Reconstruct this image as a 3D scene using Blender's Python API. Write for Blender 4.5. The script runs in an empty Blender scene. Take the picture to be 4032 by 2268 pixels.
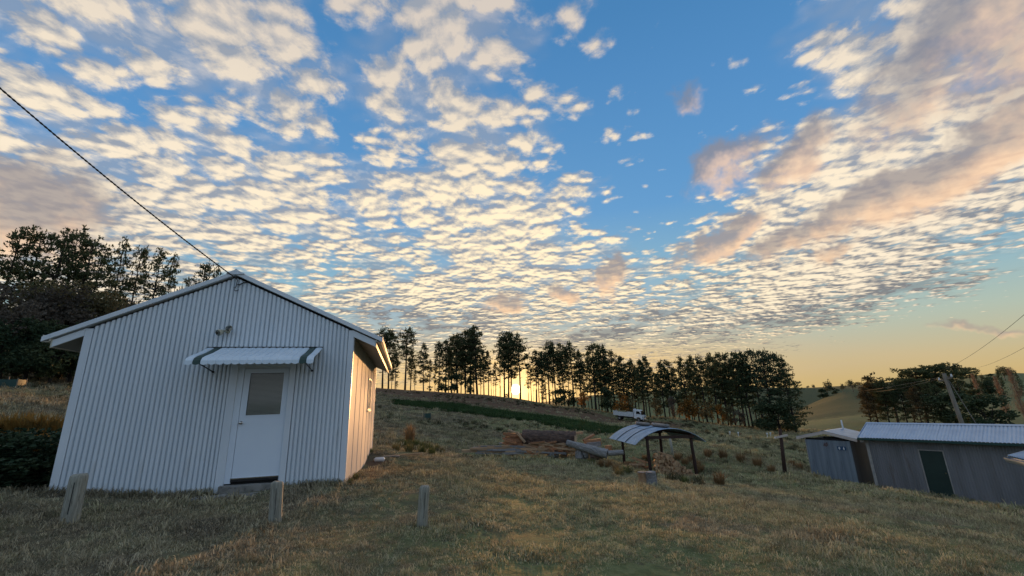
import bpy, bmesh, math, random
import numpy as np
from mathutils import Matrix, Vector, Euler

scene = bpy.context.scene
COL = scene.collection
R = math.radians

# ------------------------------------------------------------------ camera
EYE = 1.6
FPX, PITCH, ROLL = 1657.4, 0.2636, -0.0339          # focal length in photo pixels (4032 wide)
_cp, _sp, _c, _s = math.cos(PITCH), math.sin(PITCH), math.cos(ROLL), math.sin(ROLL)
FW = np.array([0, _cp, _sp]); _up = np.array([0, -_sp, _cp]); _rt = np.array([1.0, 0, 0])
RT = _c * _rt + _s * _up; UP = -_s * _rt + _c * _up
cam_data = bpy.data.cameras.new('camera')
cam_data.sensor_width = 36; cam_data.lens = FPX / 4032 * 36
cam_data.clip_start = 0.05; cam_data.clip_end = 9000
camera = bpy.data.objects.new('camera', cam_data); COL.objects.link(camera)
camera.matrix_world = Matrix(((RT[0], UP[0], -FW[0], 0), (RT[1], UP[1], -FW[1], 0), (RT[2], UP[2], -FW[2], EYE), (0, 0, 0, 1)))
scene.camera = camera

def ray(px, py):
    return FW + RT * ((px - 2016) / FPX) - UP * ((py - 1134) / FPX)
def atD(px, py, D):                                  # point on a sight line at a horizontal distance
    d = ray(px, py); p = d * (D / math.hypot(d[0], d[1])); p[2] += EYE; return p
def atZ(px, py, Z):
    d = ray(px, py); p = d * ((Z - EYE) / d[2]); p[2] += EYE; return p
def azel(px, py):
    d = ray(px, py); return math.degrees(math.atan2(d[0], d[1])), math.degrees(math.atan2(d[2], math.hypot(d[0], d[1])))

# ------------------------------------------------------------------ exposure
scene.view_settings.view_transform = 'Standard'
scene.view_settings.look = 'None'
scene.view_settings.gamma = 1.0
scene.view_settings.exposure = 0.18
scene.view_settings.use_curve_mapping = False
scene.cycles.max_bounces = 5
scene.cycles.diffuse_bounces = 2
scene.cycles.glossy_bounces = 3
scene.cycles.transparent_max_bounces = 8
scene.cycles.sample_clamp_indirect = 6
scene.cycles.adaptive_threshold = 0.015

# ------------------------------------------------------------------ node helper
class NT:
    def __init__(s, tree): s.t = tree; s.N = tree.nodes; s.L = tree.links
    def n(s, typ, **kw):
        nd = s.N.new(typ)
        for k, v in kw.items(): setattr(nd, k, v)
        return nd
    def put(s, sock, v):
        if isinstance(v, bpy.types.NodeSocket): s.L.new(v, sock)
        else: sock.default_value = v
    def m(s, op, a, b=None, c=None, clamp=False):
        nd = s.n('ShaderNodeMath', operation=op, use_clamp=clamp)
        for i, v in enumerate((a, b, c)):
            if v is not None: s.put(nd.inputs[i], v)
        return nd.outputs[0]
    def add(s, a, b): return s.m('ADD', a, b)
    def sub(s, a, b): return s.m('SUBTRACT', a, b)
    def mul(s, a, b): return s.m('MULTIPLY', a, b)
    def vm(s, op, a, b=None, scale=None):
        nd = s.n('ShaderNodeVectorMath', operation=op)
        s.put(nd.inputs[0], a)
        if b is not None: s.put(nd.inputs[1], b)
        if scale is not None: s.put(nd.inputs['Scale'], scale)
        return nd.outputs[0]
    def ss(s, x, lo, hi, a=0.0, b=1.0):
        nd = s.n('ShaderNodeMapRange', interpolation_type='SMOOTHSTEP')
        s.put(nd.inputs[0], x); s.put(nd.inputs[1], lo); s.put(nd.inputs[2], hi); s.put(nd.inputs[3], a); s.put(nd.inputs[4], b)
        return nd.outputs[0]
    def lin(s, x, lo, hi, a=0.0, b=1.0):
        nd = s.n('ShaderNodeMapRange')
        s.put(nd.inputs[0], x); s.put(nd.inputs[1], lo); s.put(nd.inputs[2], hi); s.put(nd.inputs[3], a); s.put(nd.inputs[4], b)
        return nd.outputs[0]
    def mix(s, f, a, b, blend='MIX'):
        nd = s.n('ShaderNodeMix', data_type='RGBA', blend_type=blend)
        s.put(nd.inputs[0], f)
        for sock, v in ((nd.inputs[6], a), (nd.inputs[7], b)):
            s.put(sock, (*v, 1) if isinstance(v, tuple) and len(v) == 3 else v)
        return nd.outputs[2]
    def noise(s, vec, scale, detail=3, rough=0.5, dist=0.0, dims='3D'):
        nd = s.n('ShaderNodeTexNoise', noise_dimensions=dims)
        if vec is not None: s.put(nd.inputs['Vector'], vec)
        s.put(nd.inputs['Scale'], scale); s.put(nd.inputs['Detail'], detail); s.put(nd.inputs['Roughness'], rough); s.put(nd.inputs['Distortion'], dist)
        return nd
    def ramp(s, x, stops):
        nd = s.n('ShaderNodeValToRGB'); e = nd.color_ramp.elements
        while len(e) < len(stops): e.new(0.5)
        for i, (p, c) in enumerate(stops): e[i].position = p; e[i].color = (*c, 1)
        s.put(nd.inputs[0], x); return nd.outputs[0]
    def comb(s, x, y, z):
        nd = s.n('ShaderNodeCombineXYZ'); s.put(nd.inputs[0], x); s.put(nd.inputs[1], y); s.put(nd.inputs[2], z); return nd.outputs[0]

# ------------------------------------------------------------------ sky with altocumulus
SUN_AZ, SUN_EL = azel(2030, 1533)
SUN_D = (math.cos(R(SUN_EL)) * math.sin(R(SUN_AZ)), math.cos(R(SUN_EL)) * math.cos(R(SUN_AZ)), math.sin(R(SUN_EL)))
world = bpy.data.worlds.new('World'); scene.world = world; world.use_nodes = True

def density_group():
    g = bpy.data.node_groups.new('cloud_density', 'ShaderNodeTree')
    g.interface.new_socket('P', in_out='INPUT', socket_type='NodeSocketVector')
    g.interface.new_socket('Density', in_out='OUTPUT', socket_type='NodeSocketFloat')
    T = NT(g); gi = T.n('NodeGroupInput'); go = T.n('NodeGroupOutput')
    P = gi.outputs[0]
    P2 = P
    v = T.n('ShaderNodeTexVoronoi', feature='SMOOTH_F1', voronoi_dimensions='2D')
    T.put(v.inputs['Vector'], P2); v.inputs['Scale'].default_value = 6.9; v.inputs['Smoothness'].default_value = 0.35; v.inputs['Randomness'].default_value = 1.0
    v2 = T.n('ShaderNodeTexVoronoi', feature='F1', voronoi_dimensions='2D'); T.put(v2.inputs['Vector'], P2); v2.inputs['Scale'].default_value = 19.0
    n = T.noise(P2, 21.0, 5, 0.62, dims='2D').outputs[0]
    nb = T.noise(P2, 3.4, 2, 0.5, dims='2D').outputs[0]
    d = T.sub(T.sub(0.64, T.mul(v.outputs['Distance'], 0.72)), T.mul(v2.outputs['Distance'], 0.26))
    d = T.add(d, T.mul(T.sub(n, 0.5), 0.50))
    d = T.add(d, T.mul(T.sub(nb, 0.5), 0.55))
    T.put(go.inputs[0], d)
    return g

def build_world():
    T = NT(world.node_tree); T.N.clear()
    out = T.n('ShaderNodeOutputWorld'); bg = T.n('ShaderNodeBackground')
    tc = T.n('ShaderNodeTexCoord'); D = tc.outputs['Generated']
    sep = T.n('ShaderNodeSeparateXYZ'); T.put(sep.inputs[0], D); dx, dy, dz = sep.outputs
    sky = T.n('ShaderNodeTexSky', sky_type='NISHITA', sun_disc=False)
    sky.sun_elevation = R(SUN_EL + 1.5); sky.sun_rotation = R(SUN_AZ); sky.air_density = 1.0; sky.dust_density = 0.6; sky.ozone_density = 3.0
    nish = T.vm('MINIMUM', T.vm('SCALE', sky.outputs[0], scale=0.05), (0.10, 0.08, 0.06))
    el = T.mul(T.m('ARCSINE', dz), 180 / math.pi)                     # degrees
    az = T.mul(T.m('ARCTAN2', dx, dy), 180 / math.pi)
    dot = T.n('ShaderNodeVectorMath', operation='DOT_PRODUCT'); T.put(dot.inputs[0], D); dot.inputs[1].default_value = SUN_D
    sdot = dot.outputs['Value']
    sang = T.mul(T.m('ARCCOSINE', T.m('MINIMUM', sdot, 0.9999999)), 180 / math.pi)
    t = T.lin(el, 0, 90)
    warm = T.ramp(t, [(0.0, (0.55, 0.37, 0.16)), (0.035, (0.53, 0.42, 0.22)), (0.08, (0.42, 0.47, 0.40)), (0.14, (0.25, 0.43, 0.55)), (0.27, (0.105, 0.30, 0.60)), (0.52, (0.060, 0.215, 0.46)), (1.0, (0.05, 0.16, 0.37))])
    cool = T.ramp(t, [(0.0, (0.23, 0.27, 0.37)), (0.06, (0.25, 0.30, 0.42)), (0.16, (0.22, 0.34, 0.52)), (0.30, (0.15, 0.34, 0.60)), (0.52, (0.080, 0.255, 0.51)), (1.0, (0.05, 0.17, 0.38))])
    base = T.mix(T.ss(sang, 60, 130), warm, cool)
    base = T.mix(T.mul(T.ss(sang, 8, 38, 1.0, 0.0), T.ss(el, 2.0, 10.0, 1.0, 0.0)), base, (0.92, 0.58, 0.19))
    base = T.vm('ADD', T.vm('SCALE', base, scale=0.82), nish)
    # ---- altocumulus sheet: direction projected on a level sheet
    inv = T.m('DIVIDE', 1.0, T.add(T.m('MAXIMUM', dz, 0.0), 0.06))
    P = T.comb(T.mul(dx, inv), T.mul(dy, inv), 0.0)
    grp = density_group()
    def dens(p):
        g = T.n('ShaderNodeGroup'); g.node_tree = grp; T.put(g.inputs[0], p); return g.outputs[0]
    wv = T.noise(P, 2.6, 2, 0.5, dims='2D').outputs['Color']
    PW = T.vm('ADD', P, T.vm('SCALE', T.vm('SUBTRACT', wv, (0.5, 0.5, 0.5)), scale=0.09))
    d0 = dens(PW)
    d1 = dens(T.vm('ADD', PW, (0.0, 0.035, 0.0)))
    big = T.noise(P, 1.1, 2, 0.5, dims='2D').outputs[0]
    # coverage: open blue and thicker fields where the photograph has them (azimuth, elevation in degrees)
    def blob(px, py, ra, re, rot=0.0):
        a0, e0 = azel(px, py); A = T.sub(az, a0); B = T.sub(el, e0); c, s_ = math.cos(R(rot)), math.sin(R(rot))
        u = T.m('MULTIPLY_ADD', A, c / ra, T.mul(B, s_ / ra)); v = T.m('MULTIPLY_ADD', B, c / re, T.mul(A, -s_ / re))
        return T.m('EXPONENT', T.mul(T.m('MULTIPLY_ADD', u, u, T.mul(v, v)), -1.0))
    cov = T.mul(T.sub(big, 0.5), 0.70)
    for (px, py, ra, re, rot, amt) in (
            (2950, 240, 11, 12, 0, -0.36), (2750, 620, 8, 9, 20, -0.26), (2560, 860, 5, 6, 0, -0.20), (2780, 60, 9, 7, 0, -0.26),
            (3900, 1130, 9, 5, 10, -0.30), (3700, 1380, 16, 4.5, 0, -0.55), (3350, 1450, 14, 3.0, 0, -0.4), (2000, 120, 12, 8, 0, 0.06), (1700, 1040, 9, 2.2, 0, -0.22), (2700, 1120, 6, 2.2, 0, -0.2), (450, 480, 9, 5, -20, -0.14),
            (3550, 450, 12, 17, 0, 0.36), (1400, 900, 26, 9, 0, 0.18), (2100, 1150, 26, 5, 0, 0.20), (3150, 1150, 16, 6, 0, 0.26), (3300, 800, 12, 8, 0, 0.16), (700, 250, 26, 16, 0, 0.10), (300, 900, 16, 9, 0, 0.12),
            (1950, 690, 9, 6, 0, 0.18), (2100, 980, 10, 5, 0, 0.16)):
        cov = T.add(cov, T.mul(blob(px, py, ra, re, rot), amt))
    lowf = T.ss(el, 2.0, 16.0)
    e = T.add(T.add(d0, cov), 0.03)
    a_alto = T.ss(e, 0.10, 0.46)
    veil = T.mul(T.ss(T.add(T.noise(P, 3.2, 3, 0.6, dims='2D').outputs[0], T.mul(cov, 0.9)), 0.38, 0.78), 0.60)
    alpha = T.m('MAXIMUM', a_alto, veil)
    alpha = T.mul(alpha, T.ss(el, 0.3, 3.5))
    # light on the cells: side towards the sun bright, far side and thick middles in shade
    slope = T.sub(d0, d1)
    lit = T.add(T.add(T.add(0.36, T.mul(slope, 2.3)), T.mul(T.sub(e, 0.28), 0.75)), T.mul(T.sub(T.noise(P, 5.5, 3, 0.6, dims='2D').outputs[0], 0.5), 0.9))
    darkband = T.m('MINIMUM', T.add(T.add(blob(1650, 1260, 9, 2.0, -2), blob(2420, 1305, 10, 2.0, 4)), T.add(T.mul(blob(3250, 1230, 14, 1.5, 8), 0.7), T.mul(blob(2950, 1400, 14, 1.3, 5), 0.5))), 1.0)
    dn = T.ss(T.noise(P, 2.2, 4, 0.6, dims='2D').outputs[0], 0.38, 0.62)
    lit = T.sub(lit, T.mul(T.mul(darkband, dn), 1.4))
    lit = T.m('MINIMUM', T.m('MAXIMUM', lit, 0.0), 1.0)
    near = T.ss(sang, 4, 60, 1.0, 0.0)
    litc = T.mix(T.ss(sang, 12, 55), (1.02, 0.84, 0.56), (0.86, 0.74, 0.57))
    litc = T.mix(T.ss(el, 22, 52), litc, (0.60, 0.53, 0.47))
    litc = T.mix(T.ss(el, 1.5, 9.0), (0.92, 0.62, 0.25), litc)
    litc = T.mix(T.ss(sang, 75, 125), litc, (0.52, 0.57, 0.64))
    shc = T.mix(T.ss(el, 5, 26), (0.19, 0.19, 0.19), (0.29, 0.325, 0.385))
    ccol = T.mix(lit, shc, litc)
    col = T.mix(alpha, base, ccol)
    # ---- lower ragged cumulus, peach on the sun side, mauve grey in the shade
    wn = T.noise(D, 5.0, 5, 0.62).outputs['Color']
    ws = T.n('ShaderNodeSeparateXYZ'); T.put(ws.inputs[0], wn)
    az2 = T.add(az, T.mul(T.sub(ws.outputs[0], 0.5), 16.0)); el2 = T.add(el, T.mul(T.sub(ws.outputs[1], 0.5), 11.0))
    low = None; vsum = None; wsum = None
    for (px, py, ra, re, rot, k) in (
            (40, 790, 7.5, 5.0, 0, 1.1), (2860, 650, 4.8, 2.3, 30, 0.95), (3130, 600, 5.5, 2.4, 28, 0.95), (2670, 410, 2.2, 1.7, 25, 0.65),
            (2830, 950, 5.6, 1.9, 25, 1.25), (3120, 960, 5.4, 1.9, 22, 1.05), (3480, 770, 7.0, 2.0, 22, 1.25), (3880, 600, 9.0, 2.6, 24, 1.35),
            (3750, 170, 9.0, 4.5, 30, 0.85), (4030, 130, 7.0, 6.0, 30, 0.85), (2380, 1078, 2.8, 1.5, 12, 1.25), (2200, 1150, 2.6, 1.1, 0, 1.0), (1990, 1205, 3.6, 1.1, 4, 1.05),
            (3350, 980, 3.5, 1.2, 12, 0.7), (3850, 1320, 3.0, 0.6, 5, 0.7)):
        a0, e0 = azel(px, py); c, s_ = math.cos(R(rot)), math.sin(R(rot))
        A = T.sub(az2, a0); B = T.sub(el2, e0)
        u = T.m('MULTIPLY_ADD', A, c / ra, T.mul(B, s_ / ra)); v = T.m('MULTIPLY_ADD', B, c / re, T.mul(A, -s_ / re))
        b = T.mul(T.m('EXPONENT', T.mul(T.m('MULTIPLY_ADD', u, u, T.mul(v, v)), -1.0)), k)
        low = b if low is None else T.m('MAXIMUM', low, b)
        vsum = T.mul(b, v) if vsum is None else T.m('MULTIPLY_ADD', b, v, vsum)
        wsum = b if wsum is None else T.add(wsum, b)
    wis = T.noise(D, 16.0, 4, 0.6).outputs[0]
    lowd = T.add(low, T.mul(T.sub(wis, 0.5), 0.85))
    a_low = T.mul(T.ss(lowd, 0.15, 0.80), 0.84)
    down = T.m('DIVIDE', vsum, T.m('MAXIMUM', wsum, 0.001))
    f = T.ss(T.add(T.mul(down, -1.0), T.mul(T.sub(wis, 0.5), 1.6)), -0.30, 0.80)
    greyc = T.mix(T.ss(el, 8, 34), (0.38, 0.31, 0.27), (0.22, 0.225, 0.27))
    peach = T.mix(T.ss(el, 8, 30), (0.88, 0.57, 0.34), (0.80, 0.56, 0.40))
    col = T.mix(a_low, col, T.mix(f, greyc, peach))
    # ---- brightness round the sun
    cloudblock = T.lin(alpha, 0, 1, 1.0, 0.75)
    halo = T.add(T.mul(T.m('EXPONENT', T.mul(sang, -0.50)), 2.0), T.mul(T.m('EXPONENT', T.mul(sang, -0.15)), 0.45))
    flat = T.ss(el, -1.0, 13, 1.0, 0.15)
    glow = T.vm('SCALE', (1.0, 0.60, 0.20), scale=T.mul(T.mul(halo, flat), cloudblock))
    disc = T.vm('SCALE', (1.0, 0.85, 0.55), scale=T.mul(T.ss(sang, 0.48, 0.70, 1.0, 0.0), 14.0))
    col = T.vm('ADD', T.vm('ADD', col, glow), disc)
    T.put(bg.inputs[0], col); bg.inputs[1].default_value = 1.0
    T.put(out.inputs[0], bg.outputs[0])
    world.cycles.sampling_method = 'MANUAL'; world.cycles.sample_map_resolution = 1024
build_world()

# ------------------------------------------------------------------ sun
sun_data = bpy.data.lights.new('sun', 'SUN'); sun_data.energy = 3.4; sun_data.angle = R(0.55); sun_data.color = (1.0, 0.50, 0.18)
sun = bpy.data.objects.new('sun', sun_data); COL.objects.link(sun)
sun.rotation_euler = (-R(90 - SUN_EL - 1.2), 0, -R(SUN_AZ)); sun.location = (0, 60, 30)

# ------------------------------------------------------------------ mesh helpers
class MB:
    def __init__(s): s.v = []; s.f = []
    def add(s, verts, faces):
        o = len(s.v); s.v += [tuple(p) for p in verts]; s.f += [tuple(i + o for i in f) for f in faces]; return s
    def box(s, x0, x1, y0, y1, z0, z1):
        return s.add([(x0, y0, z0), (x1, y0, z0), (x1, y1, z0), (x0, y1, z0), (x0, y0, z1), (x1, y0, z1), (x1, y1, z1), (x0, y1, z1)],
                     [(0, 3, 2, 1), (4, 5, 6, 7), (0, 1, 5, 4), (1, 2, 6, 5), (2, 3, 7, 6), (3, 0, 4, 7)])
    def hexa(s, p): return s.add(p, [(0, 3, 2, 1), (4, 5, 6, 7), (0, 1, 5, 4), (1, 2, 6, 5), (2, 3, 7, 6), (3, 0, 4, 7)])
    def bar(s, a, b, w, h, up=(0, 0, 1)):
        a = Vector(a); b = Vector(b); d = (b - a).normalized(); u = Vector(up); x = d.cross(u)
        if x.length < 1e-4: x = d.cross(Vector((0, 1, 0)))
        x.normalize(); u = x.cross(d); x = x * (w / 2); u = u * (h / 2)
        return s.hexa([a - x - u, a + x - u, b + x - u, b - x - u, a - x + u, a + x + u, b + x + u, b - x + u])
    def tube(s, pts, rad, n=8, cap=True, jit=0.0, rng=None):
        pts = [Vector(p) for p in pts]; o = len(s.v); m = len(pts)
        if not hasattr(rad, '__len__'): rad = [rad] * m
        for i, p in enumerate(pts):
            d = (pts[min(i + 1, m - 1)] - pts[max(i - 1, 0)]).normalized()
            x = d.cross(Vector((0, 0, 1)))
            if x.length < 0.05: x = d.cross(Vector((1, 0, 0)))
            x.normalize(); y = d.cross(x)
            for k in range(n):
                a = 2 * math.pi * k / n; r = rad[i] * (1 + (rng.uniform(-jit, jit) if rng else 0))
                s.v.append(tuple(p + x * (math.cos(a) * r) + y * (math.sin(a) * r)))
        for i in range(m - 1):
            for k in range(n):
                k2 = (k + 1) % n; s.f.append((o + i * n + k, o + i * n + k2, o + (i + 1) * n + k2, o + (i + 1) * n + k))
        if cap:
            s.f.append(tuple(o + k for k in reversed(range(n)))); s.f.append(tuple(o + (m - 1) * n + k for k in range(n)))
        return s
    def mesh(s, name, smooth=False):
        me = bpy.data.meshes.new(name); me.from_pydata(s.v, [], s.f); me.validate(); me.update()
        if smooth: me.polygons.foreach_set('use_smooth', [True] * len(me.polygons))
        return me
    def build(s, name, mat, parent=None, smooth=False, bevel=0.0):
        return link(name, s.mesh(name, smooth), mat, parent, bevel)

def link(name, me, mat, parent=None, bevel=0.0, loc=None, rot=None):
    o = bpy.data.objects.new(name, me); COL.objects.link(o)
    if mat is not None and not me.materials: me.materials.append(mat)
    if parent is not None: o.parent = parent
    if bevel:
        b = o.modifiers.new('bevel', 'BEVEL'); b.width = bevel; b.segments = 2; b.limit_method = 'ANGLE'
    if loc is not None: o.location = loc
    if rot is not None: o.rotation_euler = rot
    return o
def tag(o, label, cat, group=None):
    o['label'] = label; o['category'] = cat
    if group: o['group'] = group
    return o
def thing(name, label, cat, loc=(0, 0, 0), rz=0.0, group=None):
    o = bpy.data.objects.new(name, None); COL.objects.link(o); o.empty_display_size = 0.2
    o.location = [float(q) for q in loc]; o.rotation_euler = (0, 0, rz); return tag(o, label, cat, group)
def setting(o): o['kind'] = 'structure'; return o
def stuff(o): o['kind'] = 'stuff'; return o

# ------------------------------------------------------------------ materials
MATS = {}
def material(name):
    m = bpy.data.materials.new(name); m.use_nodes = True; T = NT(m.node_tree); MATS[name] = m
    p = T.N['Principled BSDF']; return m, T, p
def simple(name, c1, c2, scale=4.0, rough=0.6, metal=0.0, bump=0.0, stretch=(1, 1, 1), detail=4, bscale=None, dark=None, rnd=0.0, dist=0.0, spec=0.5):
    m, T, p = material(name)
    tc = T.n('ShaderNodeTexCoord'); v = T.vm('MULTIPLY', tc.outputs['Object'], stretch)
    if rnd:
        oi = T.n('ShaderNodeObjectInfo'); v = T.vm('ADD', v, T.vm('SCALE', (37.0, 11.0, 23.0), scale=oi.outputs['Random']))
    n = T.noise(v, scale, detail, 0.6, dist).outputs[0]
    c = T.mix(T.ss(n, 0.30, 0.70), c1, c2)
    if dark:
        n2 = T.noise(v, scale * dark[1], 3, 0.6).outputs[0]
        c = T.mix(T.mul(T.ss(n2, dark[2], dark[2] + 0.12), dark[3]), c, dark[0])
    if rnd:
        c = T.mix(T.mul(oi.outputs['Random'], rnd), c, T.mix(0.5, c, (c2[0] * 0.35, c2[1] * 0.35, c2[2] * 0.35)))
    T.put(p.inputs['Base Color'], c); p.inputs['Roughness'].default_value = rough; p.inputs['Metallic'].default_value = metal
    p.inputs['Specular IOR Level'].default_value = spec
    if bump:
        b = T.n('ShaderNodeBump'); b.inputs['Strength'].default_value = bump; b.inputs['Distance'].default_value = 0.02
        nb = T.noise(v, (bscale or scale * 3), 5, 0.65).outputs[0]; T.put(b.inputs['Height'], nb); T.put(p.inputs['Normal'], b.outputs[0])
    return m
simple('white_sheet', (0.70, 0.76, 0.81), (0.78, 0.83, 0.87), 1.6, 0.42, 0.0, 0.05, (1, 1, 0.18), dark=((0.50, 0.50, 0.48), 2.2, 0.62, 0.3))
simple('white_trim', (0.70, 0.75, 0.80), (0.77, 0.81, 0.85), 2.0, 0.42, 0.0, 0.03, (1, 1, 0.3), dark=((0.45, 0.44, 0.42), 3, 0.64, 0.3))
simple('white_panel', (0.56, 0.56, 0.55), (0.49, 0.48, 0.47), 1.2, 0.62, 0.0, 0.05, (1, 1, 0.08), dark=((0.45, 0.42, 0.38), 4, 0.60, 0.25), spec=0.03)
simple('white_door', (0.80, 0.87, 0.94), (0.76, 0.83, 0.92), 1.0, 0.40, 0.0, 0.02)
simple('awning_white', (0.74, 0.83, 0.90), (0.66, 0.75, 0.82), 3.0, 0.42, 0.0, 0.03, dark=((0.4, 0.42, 0.42), 5, 0.66, 0.3))
simple('awning_green', (0.012, 0.045, 0.035), (0.016, 0.055, 0.042), 3.0, 0.4)
simple('soffit', (0.30, 0.29, 0.27), (0.25, 0.24, 0.22), 2.0, 0.7)
simple('eave_cream', (0.66, 0.62, 0.52), (0.58, 0.54, 0.45), 2.0, 0.5)
simple('dark_gap', (0.012, 0.012, 0.012), (0.02, 0.02, 0.02), 3.0, 0.8)
simple('black_steel', (0.02, 0.02, 0.022), (0.035, 0.03, 0.03), 9.0, 0.5, 0.4)
simple('galv_roof', (0.50, 0.56, 0.64), (0.40, 0.46, 0.54), 1.5, 0.38, 0.55, 0.05, (1, 1, 0.4), dark=((0.3, 0.33, 0.38), 3, 0.6, 0.4))
simple('galv_old', (0.33, 0.43, 0.54), (0.24, 0.32, 0.42), 2.4, 0.42, 0.55, 0.08, dark=((0.16, 0.13, 0.12), 3, 0.64, 0.5))
simple('shed_wall', (0.25, 0.255, 0.275), (0.175, 0.175, 0.185), 1.4, 0.6, 0.25, 0.08, (1, 1, 0.12), dark=((0.13, 0.085, 0.065), 2.6, 0.58, 0.5), rnd=0.2)
simple('toilet_wall', (0.26, 0.32, 0.38), (0.17, 0.21, 0.26), 2.4, 0.55, 0.25, 0.08, (2, 2, 0.10), dark=((0.10, 0.11, 0.13), 3, 0.58, 0.55))
simple('rust_patch', (0.09, 0.06, 0.06), (0.15, 0.12, 0.13), 14.0, 0.8)
simple('barge_pale', (0.62, 0.55, 0.50), (0.52, 0.45, 0.41), 3.0, 0.7)
simple('shed_door', (0.010, 0.030, 0.026), (0.016, 0.040, 0.034), 2.0, 0.5)
simple('frame_grey', (0.40, 0.38, 0.36), (0.28, 0.27, 0.26), 4.0, 0.6)
simple('old_concrete', (0.30, 0.28, 0.25), (0.18, 0.17, 0.15), 5.0, 0.9, 0, 0.5, dark=((0.07, 0.06, 0.05), 2.5, 0.55, 0.7), bscale=18)
simple('post_wood', (0.42, 0.41, 0.34), (0.25, 0.24, 0.19), 9.0, 0.85, 0, 0.5, (6, 6, 0.5), dark=((0.02, 0.02, 0.018), 1.5, 0.60, 0.85), rnd=0.25, bscale=26)
simple('brown_post', (0.055, 0.026, 0.018), (0.034, 0.018, 0.013), 8.0, 0.85, 0, 0.4, (5, 5, 0.5), dark=((0.015, 0.01, 0.008), 2, 0.58, 0.7))
simple('split_wood', (0.62, 0.40, 0.22), (0.42, 0.25, 0.14), 9.0, 0.85, 0, 0.4, (1, 1, 1), rnd=0.9)
simple('plank_wood', (0.56, 0.37, 0.22), (0.38, 0.25, 0.15), 5.0, 0.85, 0, 0.3, (0.4, 5, 5), rnd=0.85)
simple('plank_rust', (0.46, 0.22, 0.10), (0.30, 0.15, 0.08), 5.0, 0.85, 0, 0.3, (0.4, 5, 5), rnd=0.7)
simple('grey_wood', (0.34, 0.33, 0.325), (0.19, 0.185, 0.18), 4.0, 0.9, 0, 0.6, (0.35, 6, 6), dark=((0.03, 0.027, 0.025), 1.6, 0.60, 0.8), rnd=0.5)
simple('pine_bark', (0.15, 0.095, 0.072), (0.055, 0.038, 0.032), 7.0, 0.95, 0, 1.0, (0.6, 1.6, 1.6), dark=((0.17, 0.09, 0.045), 0.8, 0.66, 0.5), bscale=16)
simple('cut_wood', (0.42, 0.27, 0.14), (0.28, 0.17, 0.09), 8.0, 0.8)
simple('trunk_bark', (0.045, 0.035, 0.028), (0.022, 0.018, 0.015), 2.0, 0.95)
simple('grey_trunk', (0.30, 0.22, 0.17), (0.19, 0.14, 0.11), 2.0, 0.95)
simple('pole_wood', (0.24, 0.205, 0.155), (0.15, 0.13, 0.10), 5.0, 0.85, 0, 0.3, (4, 4, 0.3))
simple('cable_black', (0.012, 0.012, 0.012), (0.02, 0.02, 0.02), 4.0, 0.5)
simple('wire_grey', (0.16, 0.14, 0.12), (0.13, 0.12, 0.10), 4.0, 0.5)
simple('truck_white', (0.78, 0.80, 0.82), (0.72, 0.74, 0.76), 1.0, 0.35)
simple('truck_tray', (0.62, 0.64, 0.64), (0.50, 0.52, 0.52), 3.0, 0.5, dark=((0.25, 0.18, 0.12), 3, 0.6, 0.5))
simple('tyre', (0.018, 0.017, 0.017), (0.03, 0.028, 0.026), 5.0, 0.85)
simple('rim_grey', (0.22, 0.20, 0.19), (0.15, 0.14, 0.13), 5.0, 0.6)
simple('load_mix', (0.32, 0.22, 0.10), (0.10, 0.14, 0.06), 4.0, 0.9)
simple('green_mesh', (0.012, 0.050, 0.042), (0.018, 0.065, 0.055), 6.0, 0.6)
simple('plastic_white', (0.78, 0.80, 0.82), (0.72, 0.74, 0.76), 6.0, 0.4)
simple('sign_blue', (0.02, 0.07, 0.16), (0.025, 0.08, 0.18), 5.0, 0.4)
simple('lamp_cream', (0.50, 0.46, 0.34), (0.40, 0.37, 0.28), 8.0, 0.5)
simple('chrome', (0.6, 0.58, 0.55), (0.5, 0.48, 0.46), 6.0, 0.2, 1.0)
simple('blind', (0.88, 0.85, 0.80), (0.84, 0.80, 0.75), 4.0, 0.6)
def glass(name, tint, rough=0.05, refl=1.0):
    m, T, p = material(name); T.N.remove(p)
    o = T.N['Material Output']; tr = T.n('ShaderNodeBsdfTransparent'); tr.inputs[0].default_value = (*tint, 1)
    gl = T.n('ShaderNodeBsdfGlossy'); gl.inputs['Roughness'].default_value = rough
    fr = T.n('ShaderNodeFresnel'); fr.inputs[0].default_value = 1.5
    mx = T.n('ShaderNodeMixShader'); T.put(mx.inputs[0], T.m('MINIMUM', T.mul(fr.outputs[0], refl), 1.0)); T.L.new(tr.outputs[0], mx.inputs[1]); T.L.new(gl.outputs[0], mx.inputs[2]); T.L.new(mx.outputs[0], o.inputs[0])
glass('pane_glass', (0.86, 0.87, 0.85))
glass('cab_glass', (0.06, 0.07, 0.08), 0.03, 1.3)
glass('lens_glass', (0.55, 0.56, 0.52), 0.1, 1.2)

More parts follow.
